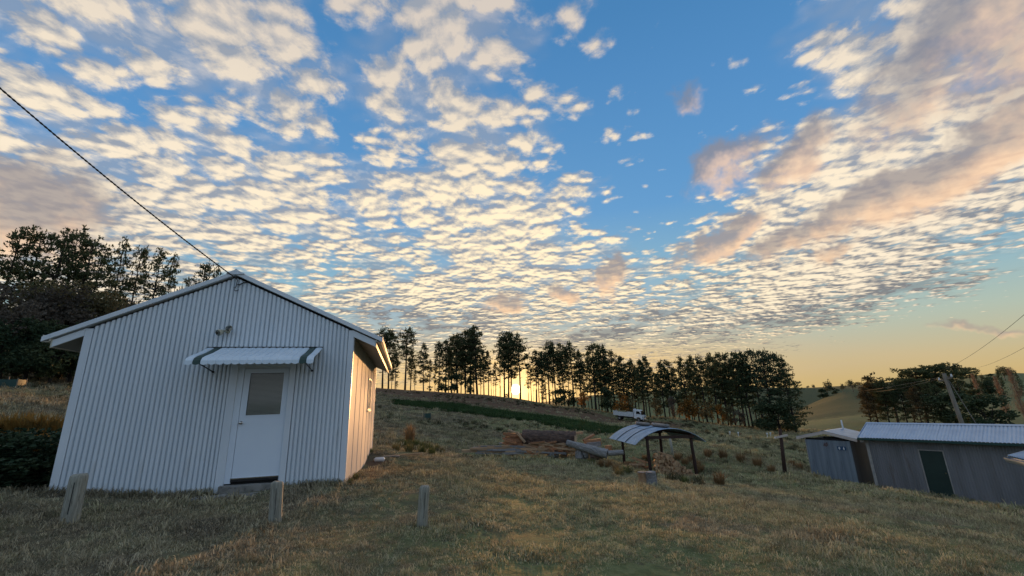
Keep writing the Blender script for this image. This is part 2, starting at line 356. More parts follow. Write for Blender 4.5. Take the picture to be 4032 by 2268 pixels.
def leafmat(name, c1, c2, trans=0.35, scale=0.6, rnd=0.35):
    m, T, p = material(name); o = T.N['Material Output']
    geo = T.n('ShaderNodeNewGeometry'); oi = T.n('ShaderNodeObjectInfo')
    n = T.noise(geo.outputs['Position'], scale, 3, 0.6).outputs[0]
    f = T.ss(T.add(T.add(n, T.mul(T.sub(oi.outputs['Random'], 0.5), rnd)), T.mul(T.sub(geo.outputs['Random Per Island'], 0.5), 0.35)), 0.25, 0.75)
    c = T.mix(f, c1, c2); T.put(p.inputs['Base Color'], c); p.inputs['Roughness'].default_value = 0.7; p.inputs['Specular IOR Level'].default_value = 0.2
    t = T.n('ShaderNodeBsdfTranslucent'); T.put(t.inputs[0], c)
    mx = T.n('ShaderNodeMixShader'); mx.inputs[0].default_value = trans
    T.L.new(p.outputs[0], mx.inputs[1]); T.L.new(t.outputs[0], mx.inputs[2]); T.L.new(mx.outputs[0], o.inputs[0])
leafmat('needles', (0.059, 0.090, 0.045), (0.135, 0.149, 0.068), 0.25)
leafmat('needles_dark', (0.038, 0.070, 0.047), (0.075, 0.112, 0.061), 0.2)
leafmat('needles_brown', (0.108, 0.086, 0.047), (0.153, 0.126, 0.058), 0.3)
leafmat('autumn', (0.184, 0.130, 0.048), (0.518, 0.248, 0.054), 0.45)
leafmat('olive', (0.138, 0.129, 0.069), (0.241, 0.195, 0.092), 0.35)
leafmat('greybrush', (0.130, 0.112, 0.091), (0.206, 0.173, 0.134), 0.3)
leafmat('dark_shrub', (0.035, 0.066, 0.035), (0.091, 0.116, 0.056), 0.2)
leafmat('gum_leaf', (0.090, 0.108, 0.061), (0.153, 0.153, 0.086), 0.3)
leafmat('poplar_twig', (0.378, 0.225, 0.135), (0.486, 0.297, 0.180), 0.2)
leafmat('straw', (0.220, 0.149, 0.075), (0.337, 0.220, 0.110), 0.4, 0.9)
leafmat('weed_green', (0.099, 0.135, 0.047), (0.216, 0.180, 0.081), 0.35, 0.9)
leafmat('lush', (0.026, 0.062, 0.020), (0.060, 0.110, 0.034), 0.3, 0.9)
leafmat('dull_tuft', (0.060, 0.066, 0.030), (0.095, 0.090, 0.050), 0.3, 0.9)
leafmat('bracken', (0.342, 0.207, 0.058), (0.180, 0.135, 0.050), 0.4, 0.9)

# turf colour: depends on the place only, shared by the soil and the blades that grow there
def turf_group():
    g = bpy.data.node_groups.new('turf_colour', 'ShaderNodeTree')
    g.interface.new_socket('Color', in_out='OUTPUT', socket_type='NodeSocketColor')
    T = NT(g); go = T.n('NodeGroupOutput'); geo = T.n('ShaderNodeNewGeometry'); P = T.vm('MULTIPLY', geo.outputs['Position'], (1, 1, 0))
    sep = T.n('ShaderNodeSeparateXYZ'); T.put(sep.inputs[0], P); X, Y = sep.outputs[0], sep.outputs[1]
    n1 = T.noise(P, 0.14, 4, 0.6, 0.4).outputs[0]; n2 = T.noise(P, 0.9, 4, 0.62, 0.5).outputs[0]; n3 = T.noise(P, 5.0, 4, 0.65).outputs[0]
    side = T.ss(X, -6.0, 1.0)                                                   # browner, drier turf by the cabin; also the mask for its painted shade
    far = T.ss(Y, 12, 34)
    g1 = T.add(T.add(T.mul(n1, 0.9), T.mul(n2, 0.7)), T.mul(n3, 0.35))
    green = T.ss(T.add(g1, T.add(T.mul(side, 0.20), T.mul(far, 0.05))), 0.84, 1.18)
    dry = T.mix(T.ss(T.add(T.mul(n2, .6), T.mul(n1, .4)), 0.38, 0.62), (0.140, 0.118, 0.082), (0.345, 0.295, 0.200))
    grn = T.mix(T.ss(n3, 0.35, 0.65), (0.112, 0.146, 0.054), (0.250, 0.272, 0.120))
    c = T.mix(T.mul(green, 0.9), dry, grn)
    c = T.mix(T.mul(T.ss(n3, 0.54, 0.66), 0.65), c, (0.070, 0.058, 0.042))
    n4 = T.noise(P, 0.45, 3, 0.6, 0.8).outputs[0]
    c = T.mix(T.mul(T.ss(n4, 0.57, 0.66), 0.7), c, T.mix(n3, (0.16, 0.125, 0.085), (0.27, 0.215, 0.145)))                # worn dry patches
    c = T.vm('SCALE', c, scale=T.lin(side, 0.0, 1.0, 0.78, 1.0))  # cabin's shade put into the turf colour: darker towards its side
    T.put(go.inputs[0], c); return g
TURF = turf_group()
def ground_mat():
    m, T, p = material('ground_turf')
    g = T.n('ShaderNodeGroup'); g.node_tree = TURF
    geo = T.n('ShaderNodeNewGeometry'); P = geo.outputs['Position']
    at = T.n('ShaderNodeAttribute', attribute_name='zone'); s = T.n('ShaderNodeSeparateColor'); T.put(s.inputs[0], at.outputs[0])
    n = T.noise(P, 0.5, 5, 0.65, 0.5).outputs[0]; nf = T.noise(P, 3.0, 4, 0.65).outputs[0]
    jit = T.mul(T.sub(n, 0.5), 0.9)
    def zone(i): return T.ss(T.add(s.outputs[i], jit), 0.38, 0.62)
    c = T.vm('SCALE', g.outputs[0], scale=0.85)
    c = T.mix(zone(0), c, T.mix(nf, (0.030, 0.070, 0.024), (0.075, 0.125, 0.042)))          # lush dark strip
    c = T.mix(T.mul(zone(1), 0.9), c, T.mix(nf, (0.090, 0.052, 0.034), (0.170, 0.105, 0.068)))    # bare red earth
    c = T.mix(T.mul(zone(2), 0.75), c, T.mix(nf, (0.052, 0.062, 0.028), (0.085, 0.086, 0.046)))    # far green paddock
    T.put(p.inputs['Base Color'], c); p.inputs['Roughness'].default_value = 0.95; p.inputs['Specular IOR Level'].default_value = 0.1
    b = T.n('ShaderNodeBump'); b.inputs['Strength'].default_value = 0.9; b.inputs['Distance'].default_value = 0.05
    T.put(b.inputs['Height'], T.add(T.noise(P, 7.0, 6, 0.7).outputs[0], T.mul(T.noise(P, 1.3, 3, 0.6).outputs[0], 1.5))); T.put(p.inputs['Normal'], b.outputs[0])
    return m
ground_mat()
def blade_mat(name, mul, tint, f):
    m, T, p = material(name); o = T.N['Material Output']
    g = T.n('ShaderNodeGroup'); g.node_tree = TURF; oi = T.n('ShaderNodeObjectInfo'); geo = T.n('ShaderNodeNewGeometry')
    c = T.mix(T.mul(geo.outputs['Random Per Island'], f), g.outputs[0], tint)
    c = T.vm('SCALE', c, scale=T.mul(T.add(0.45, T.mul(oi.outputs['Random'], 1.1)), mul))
    T.put(p.inputs['Base Color'], c); p.inputs['Roughness'].default_value = 0.7; p.inputs['Specular IOR Level'].default_value = 0.15
    t = T.n('ShaderNodeBsdfTranslucent'); T.put(t.inputs[0], c); mx = T.n('ShaderNodeMixShader'); mx.inputs[0].default_value = 0.35
    T.L.new(p.outputs[0], mx.inputs[1]); T.L.new(t.outputs[0], mx.inputs[2]); T.L.new(mx.outputs[0], o.inputs[0])
blade_mat('turf_blades', 1.25, (0.40, 0.34, 0.23), 0.85)

# ------------------------------------------------------------------ terrain
CTRL = [(0, 4.4, -1.55), (-5.3, 4.9, -1.47), (-1.29, 6.17, -1.58), (-3.5, 6.65, -1.52), (-6.77, 6.96, -1.45), (0, 0, -1.58), (-3.5, 9.17, -1.47), (-8.2, 8.0, -1.36), (-5.5, 16.9, -1.55), (-10.2, 15.7, -1.2),
        (-0.3, 12, -2.02), (6.91, 23.82, -3.88), (9.35, 24.07, -4.2), (6.49, 27.9, -4.0), (18.5, 23.9, -4.98), (20.3, 21.6, -5.06), (24, 16.6, -5.2), (17.2, 26.8, -4.82), (19.4, 24.6, -4.95),
        (22, 27.5, -5.6), (30, 30, -6.9), (0, -10, -1.3), (-20, -5, 0.9), (20, -5, -4.0), (0, -60, -1.0), (-80, -40, 8), (80, -40, -12), (0, -400, 5), (-500, -200, 25), (500, -200, -20), (10, 2, -2.7)]
PX = [(4032, 2268, 7.0), (3300, 2268, 6.0), (700, 2268, 4.9), (60, 1960, 9.5), (60, 1620, 25), (45, 1528, 45), (100, 1470, 62), (310, 1470, 65), (1500, 1818, 15.5), (1640, 1778, 22),
      (1600, 1722, 29), (1600, 1645, 48), (1600, 1585, 75), (1490, 1529, 115), (1700, 1541, 112), (1900, 1553, 109), (2050, 1568, 105), (2343, 1610, 100), (2610, 1641, 97), (2920, 1681, 92), (3107, 1703, 88),
      (1820, 1786, 27), (2100, 1797, 26.5), (2350, 1806, 26.2), (2050, 1706, 42), (2050, 1645, 62), (2050, 1604, 85), (2500, 1765, 36), (2500, 1700, 57), (2480, 1656, 86), (2900, 1806, 31), (2900, 1742, 50), (2900, 1702, 75),
      (3090, 1870, 26.5), (3100, 1792, 40), (3100, 1732, 65), (3230, 1690, 100), (3300, 1650, 140), (3300, 1600, 200), (3300, 1548, 260), (3500, 1552, 260), (3600, 1672, 115), (3860, 1640, 130), (3860, 1560, 240), (3900, 1492, 350), (3960, 1468, 410), (4200, 1480, 410), (4200, 1640, 130),
      (2300, 1568, 400), (2600, 1560, 400), (2850, 1529, 420), (2740, 1540, 420), (3000, 1540, 420), (3180, 1530, 600), (3450, 1508, 620), (3650, 1500, 640)]
_pts = [(x, y, z + EYE) for x, y, z in CTRL] + [tuple(atD(*p)) for p in PX]
for a, D, z in ((-18, 150, 3), (-8, 150, -1), (2, 145, -4), (10, 140, -6), (18, 140, -9), (25, 140, -10), (-18, 260, -8), (0, 250, -13), (15, 250, -14), (28, 250, -14), (35, 320, -9), (47, 500, 6), (-49, 110, 9), (-35, 110, 8.5), (-60, 110, 10), (-49, 250, 12), (-30, 260, 2)):
    _pts.append((D * math.sin(R(a)), D * math.cos(R(a)), z + EYE))
for k in range(24):
    a = 2 * math.pi * k / 24
    _pts.append((1500 * math.sin(a), 1500 * math.cos(a), -6.0)); _pts.append((4500 * math.sin(a), 4500 * math.cos(a), -20.0))
_pts = np.array(_pts, float)
def _warp(x, y):
    r = np.hypot(x, y) + 1e-9; g = 20 * np.arcsinh(r / 20) / r; return x * g, y * g, np.sqrt(r * r + 400)
_wx, _wy, _wr = _warp(_pts[:, 0], _pts[:, 1])
def _ker(ax, ay, bx, by): return np.sqrt((ax[:, None] - bx[None]) ** 2 + (ay[:, None] - by[None]) ** 2 + 4.0)
_A = np.zeros((len(_pts) + 3,) * 2); _n = len(_pts)
_A[:_n, :_n] = _ker(_wx, _wy, _wx, _wy) - 0.15 * np.eye(_n); _A[:_n, _n] = 1; _A[:_n, _n + 1] = _wx; _A[:_n, _n + 2] = _wy; _A[_n:, :_n] = _A[:_n, _n:].T
_W = np.linalg.solve(_A, np.concatenate([_pts[:, 2] / _wr, np.zeros(3)]))
def heights(x, y):
    x = np.asarray(x, float).ravel(); y = np.asarray(y, float).ravel(); out = np.empty(len(x))
    for i in range(0, len(x), 20000):
        wx, wy, wr = _warp(x[i:i + 20000], y[i:i + 20000])
        out[i:i + 20000] = (_ker(wx, wy, _wx, _wy) @ _W[:_n] + _W[_n] + _W[_n + 1] * wx + _W[_n + 2] * wy) * wr
    return out
def H(x, y): return float(heights([x], [y])[0])
def ground(px, py, lo=3.0, hi=900.0):                 # where a sight line first meets the land
    d = ray(px, py); k = math.hypot(d[0], d[1]); D = np.geomspace(lo, hi, 900)
    x = d[0] / k * D; y = d[1] / k * D; z = EYE + d[2] / k * D; h = heights(x, y); i = np.argmax(z < h)
    return np.array([x[i], y[i], h[i]])
def standing(px, D):                                   # a spot at distance D below the given column
    az = azel(px, 1560)[0]; x, y = D * math.sin(R(az)), D * math.cos(R(az)); return np.array([x, y, H(x, y)])

_rs = np.random.RandomState(3)
def vnoise(x, y, s, seed):
    rs = np.random.RandomState(seed); tab = rs.rand(256, 256)
    xs, ys = x / s, y / s; xi, yi = np.floor(xs).astype(int), np.floor(ys).astype(int); fx, fy = xs - xi, ys - yi
    fx = fx * fx * (3 - 2 * fx); fy = fy * fy * (3 - 2 * fy); g = lambda a, b: tab[a % 256, b % 256]
    return (g(xi, yi) * (1 - fx) + g(xi + 1, yi) * fx) * (1 - fy) + (g(xi, yi + 1) * (1 - fx) + g(xi + 1, yi + 1) * fx) * fy - 0.5
def rough(x, y):
    r = np.hypot(x, y); k = np.clip(r / 4, 0.3, 1)
    return k * (0.10 * vnoise(x, y, 2.3, 1) + 0.06 * vnoise(x, y, 0.9, 2) + 0.03 * vnoise(x, y, 0.4, 3)) + np.clip((r - 60) / 100, 0, 1) * 0.8 * vnoise(x, y, 14, 4)
def heights_r(x, y):
    x = np.asarray(x, float); y = np.asarray(y, float); return heights(x, y) + rough(x.ravel(), y.ravel())

def seg_dist(x, y, poly):
    d = np.full(len(x), 1e9)
    for (ax, ay), (bx, by) in zip(poly[:-1], poly[1:]):
        vx, vy = bx - ax, by - ay; t = np.clip(((x - ax) * vx + (y - ay) * vy) / (vx * vx + vy * vy + 1e-9), 0, 1)
        d = np.minimum(d, np.hypot(x - ax - t * vx, y - ay - t * vy))
    return d
def build_ground():
    ang = np.concatenate([np.arange(-62, 62.01, 0.42), np.arange(65, 297, 4.0)]); rad = np.concatenate([[0.01, 0.7, 1.3], np.geomspace(1.9, 7000, 205)])
    A, Rr = np.meshgrid(np.radians(ang), rad); x = (Rr * np.sin(A)).ravel(); y = (Rr * np.cos(A)).ravel()
    z = heights_r(x, y)
    na, nr = len(ang), len(rad); i, j = np.meshgrid(np.arange(na), np.arange(nr - 1)); i2 = (i + 1) % na
    f = np.stack([j * na + i, j * na + i2, (j + 1) * na + i2, (j + 1) * na + i], -1).reshape(-1, 4)
    me = bpy.data.meshes.new('ground'); me.vertices.add(len(x)); me.vertices.foreach_set('co', np.stack([x, y, z], -1).ravel())
    me.loops.add(f.size); me.loops.foreach_set('vertex_index', f.ravel()[::1]); me.polygons.add(len(f)); me.polygons.foreach_set('loop_start', np.arange(len(f)) * 4)
    me.update(); me.validate(); me.polygons.foreach_set('use_smooth', [True] * len(me.polygons))
    zone = np.zeros((len(x), 4), np.float32); zone[:, 3] = 1
    def P(*pp): return [tuple(ground(a, b)[:2]) for a, b in pp]
    def band(poly, half): return np.clip(1.0 - seg_dist(x, y, poly) / (2 * half), 0, 1)
    zone[:, 0] = np.maximum(band(P((1690, 1598), (1850, 1618), (2050, 1642), (2200, 1662)), 3.6), band(P((2100, 1650), (2250, 1670), (2380, 1695)), 4.5))
    zone[:, 1] = np.maximum.reduce([band(P((1520, 1538), (1750, 1560), (1950, 1582), (2150, 1612)), 12), band(P((2150, 1620), (2330, 1640), (2480, 1668), (2560, 1668)), 7), band([(-3.2, 10.5), (-4.4, 14.5)], 0.35)])
    r = np.hypot(x, y); azi = np.degrees(np.arctan2(x, y)); zone[:, 2] = np.clip((r - 120) / 60, 0, 1) * np.clip((azi - 25) / 6, 0, 1) * np.clip((46 - azi) / 4, 0, 1) * 0.9
    zone[:, 2] = np.maximum(zone[:, 2], 0.55 * band(P((1560, 1640), (1800, 1700), (2000, 1720)), 9)); zone[:, 2] = np.maximum(zone[:, 2], 0.75 * band(P((0, 1610), (290, 1640)), 1.1))
    zone[:, 2] = np.maximum(zone[:, 2], 0.5 * band(P((2700, 1715), (3100, 1735)), 7))
    at = me.color_attributes.new('zone', 'FLOAT_COLOR', 'POINT'); at.data.foreach_set('color', zone.ravel())
    global ZONE; ZONE = (zone, x, y)
    return setting(link('ground', me, MATS['ground_turf']))
build_ground()

# ------------------------------------------------------------------ corrugated sheet
def profile(width, pitch, amp, flat=0.62):
    pts = []; n = max(1, round(width / pitch)); p = width / n
    for i in range(n):                                           # wide crown, narrow valley
        for t, h in ((0.0, -1.0), (0.09, -0.9), (0.17, 0.45), (0.28, 0.9), (0.5, 1.0), (0.72, 0.9), (0.83, 0.45), (0.91, -0.9)):
            pts.append(((i + t) * p, h * amp))
    pts.append((width, -amp)); return pts
def sheet_between(width, bot, top, pitch, amp, thick=0.0):
    """upright sheet in the xz plane, crowns towards -y; bot/top give z at a given x"""
    mb = MB(); v = []; pr = profile(width, pitch, amp)
    for x, h in pr: v += [(x, -h, bot(x)), (x, -h, top(x))]
    mb.add(v, [(2 * i, 2 * i + 2, 2 * i + 3, 2 * i + 1) for i in range(len(pr) - 1)]); return mb

# ------------------------------------------------------------------ white cabin
def build_cabin():
    E0 = (-3.5082, 9.1709, -1.4331 + EYE); rz = 0.2519
    W, He, Hp, L = 4.863, 3.06, 4.20, 7.955; k = (Hp - He) / (W / 2); ms, mt = MATS['white_sheet'], MATS['white_trim']
    t = thing('cabin', 'white corrugated iron cabin with gabled roof and striped door awning', 'cabin', E0, rz)
    roofz = lambda x: Hp - abs(x + W / 2) * k
    # front wall: sheets, cut round the doorway
    dl, dr, dtop = -2.30, -1.095, 2.36
    x = -W + 0.125; spans = []
    while x < dl - 0.05:
        x1 = min(x + 0.738, dl); x1 = dl if dl - x1 < 0.2 else x1; spans.append((x, x1, -0.25)); x = x1
    m = 0.5 * (dl + dr); spans += [(dl, m, dtop), (m, dr, dtop)]; x = dr
    while x < -0.11:
        x1 = min(x + 0.738, -0.105); x1 = -0.105 if -0.105 - x1 < 0.3 else x1; spans.append((x, x1, -0.25)); x = x1
    for i, (a, b, zb) in enumerate(spans):
        o = sheet_between(b - a, lambda q: zb, lambda q: roofz(a + q) - 0.03, 0.0835, 0.023).build('wall_sheet', ms, t, False); o.location = (a, -0.004 * (i % 2), 0)
    MB().box(-W, -W + 0.128, -0.022, 0.10, -0.3, He).build('corner_flashing', mt, t, bevel=0.004)
    MB().box(-0.108, 0.0, -0.022, 0.0, -0.3, He).build('corner_flashing', mt, t, bevel=0.004)
    mb = MB().add([(-W + 0.02, 0.05, -0.3), (-0.02, 0.05, -0.3), (-0.02, 0.05, He - 0.02), (-W / 2, 0.05, Hp - 0.04), (-W + 0.02, 0.05, He - 0.02)], [(0, 1, 2, 3, 4)])
    mb.build('wall_lining', MATS['dark_gap'], t)
    # side and back walls
    n = 7; w = L / n
    for i in range(n):
        for xx, nm in ((0.0, 1), (-W, -1)):
            y0, y1 = i * w + 0.003, (i + 1) * w - 0.003
            if nm == 1 and i in (4,):
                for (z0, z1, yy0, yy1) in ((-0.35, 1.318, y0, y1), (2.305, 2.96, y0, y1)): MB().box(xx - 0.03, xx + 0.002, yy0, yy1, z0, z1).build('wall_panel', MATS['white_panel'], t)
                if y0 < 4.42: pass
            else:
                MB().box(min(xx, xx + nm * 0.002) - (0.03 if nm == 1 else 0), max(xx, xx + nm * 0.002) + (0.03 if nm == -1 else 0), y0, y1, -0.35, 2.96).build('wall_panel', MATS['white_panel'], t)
        if i: MB().box(0.003, 0.010, i * w - 0.022, i * w + 0.022, -0.3, 2.96).build('cover_strip', MATS['white_panel'], t)
    MB().box(0.0, 0.014, 0.0, 0.05, -0.3, 2.96).build('corner_flashing', mt, t)
    MB().box(-0.05, 0.016, L - 0.06, L + 0.01, -0.3, 2.98).build('corner_flashing', mt, t)
    MB().add([(-W, L, -0.3), (0, L, -0.3), (0, L, He), (-W / 2, L, Hp), (-W, L, He)], [(4, 3, 2, 1, 0)]).build('back_wall', ms, t)
    # side window (in panel 5), with reveal
    y0, y1, z0, z1 = 4 * w + 0.004, 5 * w - 0.004, 1.318, 2.305
    wd = MB()
    for a in ((y0, y0 + .05, z0, z1), (y1 - .05, y1, z0, z1), (y0 + .05, y1 - .05, z0, z0 + .05), (y0 + .05, y1 - .05, z1 - .05, z1), ((y0 + y1) / 2 - .02, (y0 + y1) / 2 + .02, z0 + .05, z1 - .05)): wd.box(-0.05, 0.03, *a)
    wf = wd.build('side_window', MATS['eave_cream'], t); wf['label'] = 'aluminium sliding window in the side wall'
    MB().box(-0.022, -0.016, y0 + .05, (y0 + y1) / 2 - .02, z0 + .05, z1 - .05).build('pane', MATS['pane_glass'], wf)
    MB().box(-0.032, -0.026, (y0 + y1) / 2 + .02, y1 - .05, z0 + .05, z1 - .05).build('pane', MATS['pane_glass'], wf)
    MB().box(0.0, 0.06, y0 - 0.02, y1 + 0.02, z0 - 0.035, z0 - 0.003).build('sill', MATS['eave_cream'], wf)
    # roof slopes, corrugated down the slope
    ov = 0.60; run = W / 2 + ov
    for s in (-1, 1):
        roof = MB(); pr = profile(L + 0.12, 0.082, 0.009)
        v = []
        for q, h in pr:
            y = q - 0.06
            v += [(-W / 2, y, Hp + 0.085 + h), (-W / 2 + s * run, y, Hp + 0.085 - run * k + h)]
        f = [(2 * i, 2 * i + 1, 2 * i + 3, 2 * i + 2) for i in range(len(pr) - 1)]
        roof.add(v, f); r = roof.build('roof_sheeting', MATS['galv_roof'], t, True)
        # barge capping on the gable end
        b = MB(); x0, x1 = -W / 2, -W / 2 + s * (run + 0.01)
        za, zb = Hp + 0.02, Hp + 0.02 - (run + 0.01) * k; h = 0.095
        b.hexa([(x0, -0.085, za), (x1, -0.085, zb), (x1, 0.06, zb), (x0, 0.06, za), (x0, -0.085, za + h), (x1, -0.085, zb + h), (x1, 0.06, zb + h), (x0, 0.06, za + h)])
        b.build('barge_capping', mt, t, bevel=0.006)
        # gable end board over the eave
        xe0 = 0.0 if s == 1 else -W; xe1 = xe0 + s * 0.46
        zt0 = roofz(xe0) - 0.005; zt1 = zt0 - 0.46 * k; g = MB(); hh = 0.14
        g.hexa([(xe0, -0.03, zt0 - hh), (xe1, -0.03, zt1 - hh), (xe1, 0.0, zt1 - hh), (xe0, 0.0, zt0 - hh), (xe0, -0.03, zt0), (xe1, -0.03, zt1), (xe1, 0.0, zt1), (xe0, 0.0, zt0)])
        g.build('eave_end_board', mt, t, bevel=0.004)
        # sloping eave lining, fascia and gutter
        MB().hexa([(xe0, 0.0, zt0 - hh + .01), (xe1, 0.0, zt1 - hh + .01), (xe1, L, zt1 - hh + .01), (xe0, L, zt0 - hh + .01), (xe0, 0.0, zt0 - hh + .03), (xe1, 0.0, zt1 - hh + .03), (xe1, L, zt1 - hh + .03), (xe0, L, zt0 - hh + .03)]).build('eave_lining', MATS['soffit'], t)
        MB().box(min(xe1, xe1 + s * .022), max(xe1, xe1 + s * .022), -0.03, L + 0.05, zt1 - hh - 0.01, zt1 + 0.01).build('fascia', MATS['eave_cream'], t)
        gx = xe1 + s * 0.025; gu = MB(); pr2 = [(0, 0.10), (0, 0.0), (s * 0.03, -0.015), (s * 0.09, -0.015), (s * 0.125, 0.02), (s * 0.125, 0.115), (s * 0.112, 0.115), (s * 0.112, 0.025), (s * 0.086, -0.003), (s * 0.034, -0.003), (s * 0.012, 0.01), (s * 0.012, 0.10)]
        zg = zt1 - 0.03; N = len(pr2); v = [(gx + a, -0.06, zg + b2) for a, b2 in pr2] + [(gx + a, L + 0.06, zg + b2) for a, b2 in pr2]
        gu.add(v, [(i, (i + 1) % N, N + (i + 1) % N, N + i) for i in range(N)] + [tuple(range(N)), tuple(range(2 * N - 1, N - 1, -1))])
        gu.build('gutter', MATS['eave_cream'], t)
    rc = MB()
    for s in (-1, 1): rc.hexa([(-W / 2, -0.10, Hp + 0.112), (-W / 2 + s * .17, -0.10, Hp + 0.112 - .17 * k), (-W / 2 + s * .17, L + .08, Hp + 0.112 - .17 * k), (-W / 2, L + .08, Hp + 0.112), (-W / 2, -0.10, Hp + 0.13), (-W / 2 + s * .17, -0.10, Hp + 0.13 - .17 * k), (-W / 2 + s * .17, L + .08, Hp + 0.13 - .17 * k), (-W / 2, L + .08, Hp + 0.13)])
    rc.tube([(-W / 2, -0.102, Hp + 0.125), (-W / 2, L + .08, Hp + 0.125)], 0.022, 8)
    rcap = rc.build('ridge_capping', mt, t)
    cap = MB(); cap.add([(-W / 2 - .17, -0.107, Hp + .04), (-W / 2, -0.107, Hp + .02), (-W / 2 + .17, -0.107, Hp + .04), (-W / 2 + .165, -0.107, Hp + .125 - .165 * k), (-W / 2, -0.107, Hp + .135), (-W / 2 - .165, -0.107, Hp + .125 - .165 * k)], [(0, 1, 4, 5), (1, 2, 3, 4)])
    cap.build('ridge_end', mt, rcap)
    # door
    fr = MB()
    fr.box(dl, -2.16, -0.03, 0.04, -0.25, dtop); fr.box(-1.20, dr, -0.03, 0.04, -0.25, dtop); fr.box(-2.16, -1.20, -0.03, 0.04, 2.29, dtop)
    fr.build('door_flashing', mt, t, bevel=0.004)
    j = MB(); j.box(-2.16, -2.052, 0.0, 0.045, 0.10, 2.29); j.box(-1.222, -1.20, 0.0, 0.045, 0.10, 2.29); j.box(-2.052, -1.222, 0.0, 0.045, 2.268, 2.29); j.build('door_frame', MATS['white_door'], t)
    x0, x1, z0, z1 = -2.046, -1.226, 0.172, 2.262; a0, a1, b0, b1 = -1.938, -1.3085, 1.338, 2.173
    d = MB(); d.box(x0, x1, 0.012, 0.048, z0, b0); d.box(x0, x1, 0.012, 0.048, b1, z1); d.box(x0, a0, 0.012, 0.048, b0, b1); d.box(a1, x1, 0.012, 0.048, b0, b1)
    door = d.build('door', MATS['white_door'], t); door['label'] = 'white half glazed door with slatted blind and round knob'
    MB().box(a0, a1, 0.026, 0.030, b0, b1).build('pane', MATS['pane_glass'], door)
    g = MB()
    for q in ((a0 - .02, a0 + .004, b0 - .02, b1 + .02), (a1 - .004, a1 + .02, b0 - .02, b1 + .02)): g.box(q[0], q[1], 0.004, 0.0115, q[2], q[3])
    for q in ((a0 + .004, a1 - .004, b0 - .02, b0 + .004), (a0 + .004, a1 - .004, b1 - .004, b1 + .02)): g.box(q[0], q[1], 0.004, 0.0115, q[2], q[3])
    g.build('glazing_bead', MATS['white_door'], door)
    sl = MB().hexa([(a0 + .004, 0.036, -.009), (a1 - .004, 0.036, -.009), (a1 - .004, 0.050, .0095), (a0 + .004, 0.050, .0095), (a0 + .004, 0.0354, -.0085), (a1 - .004, 0.0354, -.0085), (a1 - .004, 0.0494, .010), (a0 + .004, 0.0494, .010)]).mesh('slat')
    nsl = 34
    for i in range(nsl): link('slat', sl, MATS['blind'], door, loc=(0, 0, b0 + 0.012 + i * (b1 - b0 - 0.02) / nsl))
    MB().box(a0 - .05, a1 + .05, 0.16, 0.17, b0 - .05, b1 + .05).build('blind_backing', MATS['dark_gap'], door)
    kn = MB(); kn.tube([(-1.995, 0.012, 1.205), (-1.995, -0.004, 1.205)], 0.030, 14); kn.tube([(-1.995, -0.004, 1.205), (-1.995, -0.030, 1.205), (-1.995, -0.04, 1.205), (-1.995, -0.062, 1.205), (-1.995, -0.070, 1.205)], [0.011, 0.011, 0.027, 0.029, 0.014], 14)
    kn.build('knob', MATS['chrome'], door, True)
    MB().box(-2.052, -1.222, -0.012, 0.05, 0.128, 0.164).build('threshold', MATS['black_steel'], t)
    MB().box(-2.052, -1.222, -0.02, 0.010, 0.172, 0.192).build('weather_bar', MATS['chrome'], t)
    # awning: separate slats, two of them green
    aw = bpy.data.objects.new('awning', None); COL.objects.link(aw); aw.parent = t; aw['label'] = 'white metal awning with a green stripe near each end'
    X0, X1 = -2.77, -0.61; na = 17; pw = (X1 - X0) / na
    prof = [(-0.02, 2.675), (-0.40, 2.53), (-0.72, 2.432), (-0.80, 2.400), (-0.845, 2.345), (-0.855, 2.262)]
    for i in range(na):
        mb = MB(); xs = [X0 + i * pw + q for q in (0.0, 0.010, 0.016, pw * .5, pw - .016, pw - .010, pw)]; hs = (0.0, 0.0, 0.010, 0.012, 0.010, 0.0, 0.0); dr_ = (0.032, 0.02, 0.012, 0.0, 0.012, 0.02, 0.032)
        v = []
        for (y, z), last in zip(prof, (0, 0, 0, 0, 0, 1)):
            for xx, h, e_ in zip(xs, hs, dr_):
                v.append((xx, y - h * (0.25 if z > 2.42 else 1.0), z + h * (1.0 if z > 2.42 else 0.2) + (e_ if last else 0)))
        nn = len(xs); f = [(a * nn + b, a * nn + b + 1, (a + 1) * nn + b + 1, (a + 1) * nn + b) for a in range(len(prof) - 1) for b in range(nn - 1)]
        mb.add(v, f); o = mb.build('awning_slat', MATS['awning_green' if i in (1, 15) else 'awning_white'], aw, False)
        if i in (1, 15): o['label'] = 'dark green awning slat'
    MB().box(X0, X1, -0.032, -0.012, 2.672, 2.70).build('wall_bracket', MATS['black_steel'], aw)
    for xx in (-2.60, -0.78):
        MB().tube([(xx, -0.02, 2.20), (xx - .02, -0.78, 2.335)], 0.011, 6).tube([(xx, -0.02, 2.20), (xx, -0.05, 2.20)], 0.022, 8).build('awning_arm', MATS['black_steel'], aw)
    # twin floodlight on the gable
    fl = bpy.data.objects.new('floodlight', None); COL.objects.link(fl); fl.parent = t; fl['label'] = 'cream twin floodlight on the gable'
    MB().tube([(-2.44, -0.012, 3.02), (-2.44, -0.05, 3.02)], 0.045, 12).tube([(-2.44, -0.05, 3.02), (-2.40, -0.10, 3.05)], 0.018, 8).tube([(-2.44, -0.05, 3.02), (-2.50, -0.10, 3.02)], 0.018, 8).build('mount', MATS['lamp_cream'], fl)
